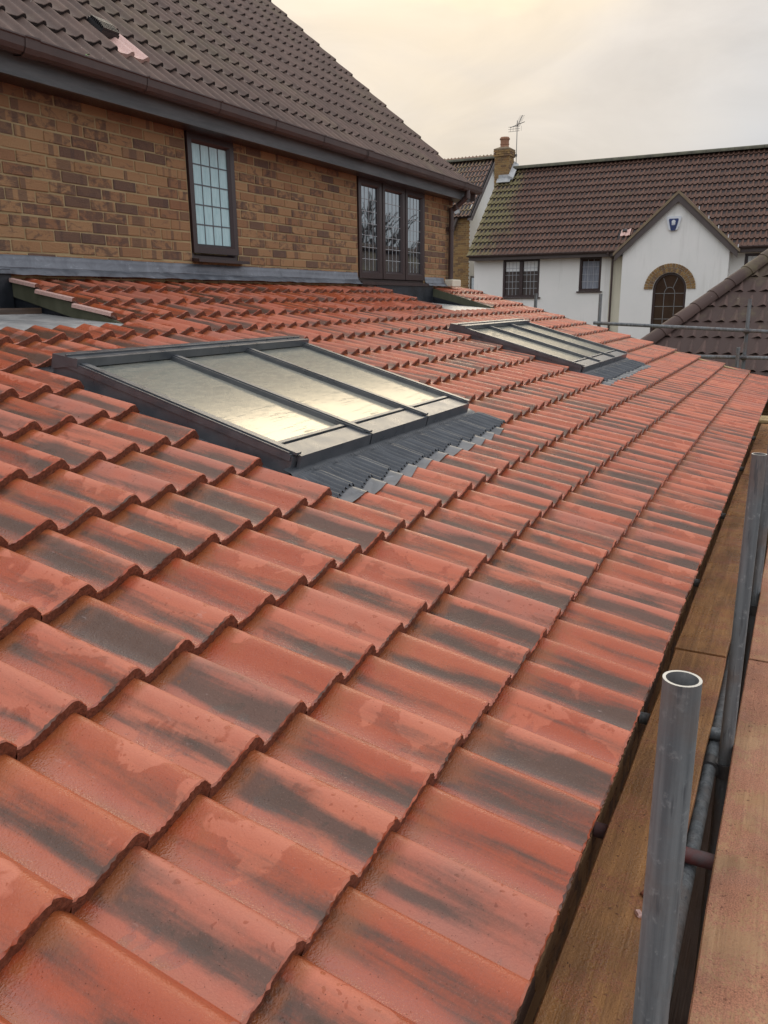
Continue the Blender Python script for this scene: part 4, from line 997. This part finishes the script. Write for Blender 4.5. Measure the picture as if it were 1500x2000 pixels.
m.box((CX0 - .012, CY0 - .05, zc - .02), (CX0 - .005, 10.86, zc + .17)); m.hexa([(CX0 - .16, CY0 - .1, zc - .12), (CX0 - .16, 10.90, zc - .12), (CX0 - .012, 10.90, zc + .03), (CX0 - .012, CY0 - .1, zc + .03), (CX0 - .165, CY0 - .1, zc - .10), (CX0 - .165, 10.90, zc - .10), (CX0 - .012, 10.90, zc + .05), (CX0 - .012, CY0 - .1, zc + .05)])
m.hexa([(CX0 - .05, CY0 - .19, zc - .02), (CX0 - .05, CY0 - .008, zc - .02), (CX1, CY0 - .008, zc + .55), (CX1, CY0 - .19, zc + .55), (CX0 - .06, CY0 - .19, zc + .02), (CX0 - .06, CY0 - .008, zc + .12), (CX1, CY0 - .008, zc + .70), (CX1, CY0 - .19, zc + .59)])
m.build('lead_flashing', 'leadpale', ch)
# aerial
ae = thing('tv_aerial', (CX1 - .05, CY0 - .10, 5.1), 'thin television aerial on a mast beside the brick chimney', 'aerial'); ax_, ay_ = CX1 - .05, CY0 - .10
MB().tube((ax_, ay_, 4.75), (ax_, ay_, 6.42), .014, 8).build('mast', 'galv', ae)
m = MB(); m.tube((ax_ - .05, ay_ - .30, 6.34), (ax_ + .1, ay_ + .30, 6.22), .012, 6)
for i in range(5): f_ = i / 4; y = ay_ + .26 - .42 * f_; m.tube((ax_ - .0, y, 6.05 + .0 * f_), (ax_, y + .0, 6.22), .005, 5)
for z in (6.06, 6.14, 6.22): m.tube((ax_, ay_ + .34, z), (ax_, ay_ - .10, z), .007, 5)
m.build('reflector', 'galv', ae)
m = MB()
for i in range(9):
    z = 6.24 + i * .04; y = ay_ - .02 - i * .02; m.tube((ax_, y - .10, z), (ax_, y + .10, z), .0045, 5)
m.tube((ax_, ay_, 6.2), (ax_, ay_ - .19, 6.58), .012, 6); m.build('director_array', 'galv', ae)
m = MB(); m.box((ax_ - .03, ay_ - .02, 5.18), (ax_ + .03, CY0 - .041, 5.26)); m.build('bracket', 'galv', ae)
q = [(ax_ + .02, ay_ - .01, 4.9 - .0), (ax_, ay_ - .05, 4.8), (ax_ - .05, ay_ - .12, 4.66)]; m = MB()
for a, b in zip(q, q[1:]): m.tube(a, b, .006, 5)
m.build('cable', 'upvc_black', ae)
# alarm box
al = thing('alarm_box', (GXF - .04, 3.98, 2.24), 'blue and white burglar alarm box high on the white gable', 'alarm box')
def shield(s_, x0_, x1_, zo=0.):
    q = [(-.16, .16), (.16, .16), (.175, .12), (.125, -.10), (.09, -.165), (-.09, -.165), (-.125, -.10), (-.175, .12)]; q = [(3.98 + a * s_, 2.225 + b * s_ + zo) for a, b in q]; k = len(q)
    return MB().add([(x1_, *p) for p in q] + [(x0_, *p) for p in q], [tuple(range(k, 2 * k))] + [((i + 1) % k, i, k + i, k + (i + 1) % k) for i in range(k)])
shield(1.25, GXF - .06, GXF - .001).build('backplate', 'whitep', al)
shield(.82, GXF - .075, GXF - .061).build('cover', 'bluep', al)
m = MB(); m.tube((GXF - .075, 3.98, 2.262), (GXF - .080, 3.98, 2.262), .058, 16); m.box((GXF - .080, 3.925, 2.185), (GXF - .0755, 4.035, 2.215)); m.box((GXF - .080, 3.94, 2.165), (GXF - .0755, 4.02, 2.178)); m.build('emblem', 'whitep', al)
shield(.62, GXF - .07, GXF - .061, -.12).build('strobe_lens', 'bluep', al)

# ================================================================== house behind, with a white gable end
back = thing('gabled_house', (33, 14, -3.6), 'house with tan tiled roof, brick front and white gable behind the chimney', 'house')
BX, BY, AXP, AZP = 30.72, 12.02, 33.0, 5.52
TK = math.atan(.93); eave_x = BX - .28; eave_z = AZP - (AXP - eave_x) * .93
m = MB(); m.box((BX, BY + .03, -3.6), (BX + .25, 18, eave_z + .15)); m.build('brick_wall', 'mortar', back); bw = bpy.data.objects['brick_wall']
m = MB()
for c in range(0, 56):
    z = 3.28 - c * .075 - .04
    for i in range(12):
        a = BY + .032 + i * .225 - (c % 2) * .1125; b = a + .216; a = max(a, BY + .001)
        if a < 14.2: m.bbox((BX - .012, a, z - .032), (BX + .02, b, z + .032), .004)
m.build('brick', 'brick2', bw, kind='stuff')
m = MB(); m.box((BX + .02, BY, -3.6), (2 * AXP - BX, BY + .029, 3.36)); m.box((2 * AXP - BX - .25, BY + .03, -3.6), (2 * AXP - BX, 18, 3.3))
m.add([(BX + .02, BY, 3.361), (2 * AXP - BX, BY, 3.361), (AXP, BY, AZP - .12), (BX + .02, BY + .029, 3.361), (2 * AXP - BX, BY + .029, 3.361), (AXP, BY + .029, AZP - .12)], [(0, 1, 2), (5, 4, 3), (0, 2, 5, 3), (1, 4, 5, 2)])
m.build('gable_wall', 'white', back)
def KP(y, row, w=0.): v = row * .345; return np.array((eave_x + v * math.cos(TK) - w * math.sin(TK), y, eave_z + v * math.sin(TK) + w * math.cos(TK)))
NK = int((AXP - eave_x) / math.cos(TK) / .345)
spots = [(KP(y, j), (TK, 0, R(-90))) for j in range(NK + 1) for y in np.arange(BY - .02, 17.2, .157)]
place_many([make_tile('roof_tile', prof_bold, .157, .345, .042, 10, 1, 60, None, .0006, top=.05)], ['tan', 'plum_edge'], spots, 'roof_tile', back, limit=160)
m = MB(); m.hexa([KP(BY - .10, 0, -.14), KP(18.1, 0, -.14), KP(18.1, NK + .5, -.14), KP(BY - .10, NK + .5, -.14), KP(BY - .10, 0, -.06), KP(18.1, 0, -.06), KP(18.1, NK + .5, -.06), KP(BY - .10, NK + .5, -.06)])
m.add([(AXP, BY - .2, AZP - .02), (AXP, 18.1, AZP - .02), (2 * AXP - eave_x, 18.1, eave_z), (2 * AXP - eave_x, BY - .2, eave_z)], [(0, 1, 2, 3)]); m.build('roof_deck', 'plum_edge', back)
m = MB()
for i in range(11): vs = [(AXP + .13 * math.cos(t), yy, AZP - .03 + .10 * math.sin(t)) for yy in (BY - .2 + i * .45, BY - .2 + i * .45 + .445) for t in np.linspace(-.1, math.pi + .1, 9)]; MB().add(vs, [(a, a + 1, 9 + a + 1, 9 + a) for a in range(8)], 0, True).build('ridge_tile', 'ridge', back)
for s in (-1, 1):
    xe = AXP + s * (AXP - eave_x); q = [(AXP, AZP - .22), (xe, eave_z - .22), (xe, eave_z - .02), (AXP, AZP - .02)]
    MB().hexa([(x, BY - .21, z) for x, z in q] + [(x, BY - .18, z) for x, z in q]).build('barge_board', 'barge', back)
    q = [(AXP, AZP - .20), (xe, eave_z - .20), (xe, eave_z - .17), (AXP, AZP - .17)]
    MB().hexa([(x, BY - .179, z) for x, z in q] + [(x, BY - .001, z) for x, z in q]).build('soffit_board', 'barge', back)
m = MB(); m.box((BX + .15, BY - .025, -.45), (BX + 1.1, BY - .002, .90)); wb = m.build('window', 'upvc', back)
MB().box((BX + .22, BY - .030, -.38), (BX + 1.03, BY - .026, .83)).build('pane', 'glass', wb)
m = MB(); m.box((BX - .10, 12.42, 3.10), (BX - .013, 12.70, 3.40)); m.build('lead_flashing', 'leadpale', back)
m = MB(); q_ = lambda y, z: [(BX - .2, y, z), (BX - .2, y + .1, z), (BX - .013, y + .1, z), (BX - .013, y, z)]
m.hexa(q_(12.72, 2.45) + q_(12.38, 3.22)); m.build('porch_barge', 'barge', back)

# ================================================================== garage with hipped roof
gar = thing('garage', (15.5, .2, -3.6), 'garage with weathered brown hipped tile roof beyond the scaffold rails', 'garage')
GT = R(40.5); CG, SG = math.cos(GT), math.sin(GT); tg = math.tan(GT)
HX, HY, HZ = 12.46, 2.87, -1.234; SPAN = 5.6; WG, GG = .182, .345      # left front corner of the eaves
APX = HX + SPAN / 2; APY = HY - SPAN / 2; APZ = HZ + tg * SPAN / 2
def GP(y, row, w=0.): v = row * GG; return np.array((HX + v * CG - w * SG, y, HZ + v * SG + w * CG))
import bmesh
spots = []; cutters = []
for j in range(11):
    for i in range(32):
        y = HY + .10 - i * WG; v = j * GG * CG
        ya, yb = y - .12 * WG, y + .88 * WG                       # right and left edge of the tile
        la, lb = HY - v, HY - SPAN + v
        if ya > la - .01 or yb < lb + .01: continue
        if yb < la - (GG + .05) * CG and ya > lb + (GG + .05) * CG: spots.append((GP(y, j), (GT, 0, R(-90))))
        else: cutters.append((GP(y, j), (GT, 0, R(-90)), ya + yb > la + lb))
gt = [make_tile('roof_tile', lambda x: prof_red(x) * 1.15, WG, GG, .050, 14, 1, 70 + s, None, .001, top=.0477) for s in range(3)]
place_many(gt, ['garage', 'plum_edge'], spots, 'roof_tile', gar)
for p, e, left in cutters:
    o = bpy.data.objects.new('cut_tile', gt[0].mesh('cut_tile', ['garage', 'plum_edge'])); COL.objects.link(o); o.parent = gar; o.location = Vector(p) - ORIGIN[gar.name]; o.rotation_euler = e
    mw = Matrix.Translation(p) @ Euler(e).to_matrix().to_4x4(); inv = mw.inverted()
    co = inv @ Vector((HX, HY if left else HY - SPAN, HZ)); no = inv.to_3x3() @ Vector((1, 1 if left else -1, 0)).normalized()
    bm = bmesh.new(); bm.from_mesh(o.data); bmesh.ops.bisect_plane(bm, geom=bm.verts[:] + bm.edges[:] + bm.faces[:], plane_co=co, plane_no=no, clear_outer=True)
    bm.to_mesh(o.data); bm.free()
    if not o.data.polygons: bpy.data.objects.remove(o)
m = MB(); EXB = HX + 9.0
P1, P2, P3, P4 = (HX, HY, HZ), (HX, HY - SPAN, HZ), (EXB, HY - SPAN, HZ), (EXB, HY, HZ); A1 = (APX, APY, APZ); A2 = (EXB - SPAN / 2, APY, APZ)
dn = lambda p: (p[0], p[1], p[2] - .055)
m.add([dn(p) for p in (P1, P2, P3, P4, A1, A2)], [(1, 0, 4), (0, 3, 5, 4), (3, 2, 5), (2, 1, 4, 5), (0, 1, 2, 3)]); m.build('roof_deck', 'garage', gar)
def bonnet(p0, p1, nn_, r_=.125):
    p0 = np.array(p0); p1 = np.array(p1); d = p1 - p0; dd = d / np.linalg.norm(d); side = np.cross(dd, (0, 0, 1)); side /= np.linalg.norm(side); upv = np.cross(side, dd)
    for i in range(nn_):
        a = p0 + d * i / nn_ - dd * .02; b = p0 + d * (i + 1) / nn_ + dd * .02; q = []
        for P_, rr in ((a, r_ + .012), (b, r_)):
            for t in np.linspace(-.15, math.pi + .15, 11): q.append(P_ + side * rr * math.cos(t) + upv * (rr * .85 * math.sin(t) - .045))
        MB().add(q, [(k_, k_ + 1, 11 + k_ + 1, 11 + k_) for k_ in range(10)], 0, True).add(q[:11], [tuple(range(11))]).build('hip_tile', 'garage', gar)
bonnet(P1, A1, 13); bonnet(P2, A1, 13); bonnet(A1, A2, 8)
m = MB(); m.box((HX + .3, HY - SPAN + .3, -3.6), (EXB - .3, HY - .3, HZ - .06)); m.build('wall', 'brick2', gar)
m = MB(); m.box((HX - .02, HY - SPAN, HZ - .2), (HX + .01, HY, HZ - .056)); m.build('fascia_board', 'barge', gar)

# ================================================================== scaffold
scaf = thing('scaffold', (6, .1, -3.6), 'galvanised tube scaffold along the eaves and past the far verge', 'scaffold')
TR = .02415
def pole(x, y, ztop, zb=-3.6, lean=(0, 0), name='standard'):
    m = MB(); m.tube((x + lean[0], y + lean[1], zb), (x, y, ztop), TR, 28, wall=.0040, capmi=1); return m.build(name, ['galv', 'galv_cut'], scaf)
pole(1.0, .091, -.470, lean=(0, .0)); pole(2.935, .092, -.512); pole(4.72, .088, -.30)
pole(12.05, .70, -.022); pole(11.95, .775, -.655); pole(12.05, 3.64, .08); pole(12.05, 2.68, .06); pole(11.0, .05, -.62)
ZB = -1.6; BT = .038
def run(p0, p1, name, mat='galv'): m = MB(); m.tube(p0, p1, TR, 18, wall=.004); return m.build(name, mat, scaf)
run((-.8, .142, -1.712), (6.6, .142, -1.712), 'ledger'); run((6.4, .093 - .05, -1.712), (12.2, .142, -1.712), 'ledger')
run((12.00, 2.75, -.345), (12.0, -1.0, -.515), 'guard_rail'); run((12.0, 3.7, -.785), (12.0, -1.0, -.80), 'guard_rail')
for x in (2.30, 3.1, 4.9, 6.6, 8.6, 10.6): run((x, .43, -1.664), (x, -1.25, -1.664), 'transom', 'galv' if x != 2.30 else 'rust')
run((-.8, -1.2, -1.712), (12.2, -1.2, -1.712), 'ledger')
for x in (.9, 3.0, 4.8, 7.5, 10.2): pole(x, -1.25, .5)
def coupler(x, y, z):
    m = MB(); m.tube((x, y, z - .028), (x, y, z + .028), .034, 14); m.tube((x - .03, y + .05, z), (x + .03, y + .05, z), .034, 14)
    m.bbox((x - .012, y - .05, z - .016), (x + .012, y + .0, z + .016), .003); m.tube((x + .02, y - .045, z + .0), (x + .085, y - .045, z + .0), .006, 8); m.tube((x + .062, y - .045, z), (x + .078, y - .045, z), .011, 6)
    return m.build('coupler', 'steel', scaf)
coupler(1.0, .091, -1.712); coupler(2.935, .092, -1.712); coupler(4.72, .088, -1.712)
for y, z, pz in ((.70, -.442, 0), (.70, -.792, 0)):
    m = MB(); m.tube((12.05, y, z - .035), (12.05, y, z + .035), .034, 12); m.tube((12.0, y - .035, z), (12.0, y + .035, z), .034, 12); m.box((11.955, y - .012, z - .012), (12.0, y + .012, z + .012)); m.build('coupler', 'steel', scaf)
# boards lie loose on the transoms
def board(x0, x1, y0, y1, mat, label, group=None, seed=0, z=ZB, name='scaffold_board', cat='board'):
    rng = random.Random(seed); n = 14; vs = []
    for i in range(n + 1):
        x = x0 + (x1 - x0) * i / n; dy = rng.uniform(-1, 1) * .0018; dz = rng.uniform(-1, 1) * .0015
        vs += [(x, y0 + dy, z - BT), (x, y1 + dy, z - BT), (x, y1 + dy, z - .004 + dz), (x, y1 - .004 + dy, z + dz), (x, y0 + .004 + dy, z + dz), (x, y0 + dy, z - .004 + dz)]
    m = MB(); m.add(vs, [(i * 6 + j, i * 6 + (j + 1) % 6, (i + 1) * 6 + (j + 1) % 6, (i + 1) * 6 + j) for i in range(n) for j in range(6)]); m.add(vs[:6], [(5, 4, 3, 2, 1, 0)]); m.add(vs[-6:], [(0, 1, 2, 3, 4, 5)])
    c = Vector(((x0 + x1) / 2, (y0 + y1) / 2, z)); m.v = [tuple(Vector(p) - c) for p in m.v]
    o = m.build(name, mat, label=label, cat=cat, group=group); o.location = c; return o
gb_ = 'scaffold boards along the eaves'
board(-.3, 3.705, .158, .381, 'board', 'nearest wet timber board tucked under the tiled eaves', gb_, 1)
board(3.725, 7.985, .160, .385, 'board', 'middle wet timber board under the eaves, beyond the near butt joint', gb_, 2)
board(8.005, 11.45, .155, .378, 'board', 'farthest timber board under the eaves, towards the pale new timber', gb_, 3)
board(-.3, 3.735, -.155, .068, 'board_dust', 'red dusted scaffold board on the outer side of the near standard', gb_, 4)
board(3.75, 7.9, -.153, .066, 'board_dust', 'red dusted scaffold board beyond the joint at the right edge', gb_, 5)
board(7.92, 11.45, -.153, .066, 'board_dust', 'outer scaffold board farthest along the right edge', gb_, 6)
for i in range(3): board(-.3 + .1 * i, 11.3, -.385 - .23 * i, -.162 - .23 * i, 'board_dust', ('outer walkway board next to the one beside the near standard', 'outer walkway board second from the guard rail side', 'outermost walkway board under the outer standards')[i], gb_, 8 + i)
for i in range(2):
    xx = 11.52 + i * .235; m = MB(); m.bbox((xx, -1.1, ZB - BT + .04), (xx + .225, 3.9, ZB + .04), .004)
    m.build('scaffold_board', 'newwood', label=('pale new timber board laid across the scaffold end' if i == 0 else 'second pale timber board across the scaffold end, behind the first'), cat='board', group='new boards across the scaffold end')
# lower lift boards seen through the gap
m = MB(); m.bbox((-.5, -.22, -2.99), (6.5, .38, -2.95), .004); m.build('scaffold_board', 'timber', label='dark lower lift board seen down the gap beside the near pole', cat='board')
# tile crumbs
def crumb(p, s_, seed, label):
    rng = random.Random(seed); V, F = chamfer_box((s_, s_ * .6, s_ * .45), s_ * .15); V = V + np.array([[rng.uniform(-1, 1) * s_ * .25 for _ in range(3)] for _ in V])
    o = MB().add(V, F).build('tile_chip', 'red_edge' if seed % 2 else 'pale_tile', label=label, cat='tile chip', group='tile chips on the eaves board'); o.location = p; o.rotation_euler = (0, 0, rng.uniform(0, 3))
crumb((1.98, .222, ZB + .006), .012, 3, 'dark red tile chip, upper of two on the near board')
crumb((1.90, .226, ZB + .006), .012, 4, 'pale tile chip, lower of two on the near board')

# ================================================================== bare trees mirrored in the casement window
def bare_tree(x, y, h, seed, label):
    rng = random.Random(seed); root = thing('bare_tree', (x, y, -3.6), label, 'tree', 'bare trees mirrored in the window'); tr = MB(); br = MB()
    def grow(p, d, L_, r_, lev):
        q = p + d * L_; (tr if lev < 1 else br).tube(p, q, r_, 7 if lev < 2 else 4, r1=r_ * .68)
        if lev >= 5: return
        for i in range(2 if lev == 0 else rng.choice((2, 3, 3))):
            nd = d + np.array([rng.uniform(-1, 1), rng.uniform(-1, 1), rng.uniform(-.25, .55)]) * (.55 if lev < 3 else .75); nd /= np.linalg.norm(nd); grow(q - d * L_ * .1 * i, nd, L_ * rng.uniform(.62, .85), r_ * .66, lev + 1)
    grow(np.array((x, y, -3.6)), np.array((0, 0, 1.)), h * .28, .16, 0)
    tr.build('trunk', 'bark', root); br.build('branches', 'bark', root)
bare_tree(23.6, -3.6, 7.5, 1, 'bare winter tree, left of those mirrored in the casement'); bare_tree(25.5, -5.6, 8.0, 2, 'bare winter tree, taller and farther of those mirrored in the casement'); bare_tree(21.8, -5.0, 7.0, 5, 'bare winter tree, right of those mirrored in the casement')

# ------------------------------------------------------------------ lift everything on to the ground level z = 0
for o in SC.objects:
    if o.parent is None and o.type in ('MESH', 'EMPTY'): o.location.z += H
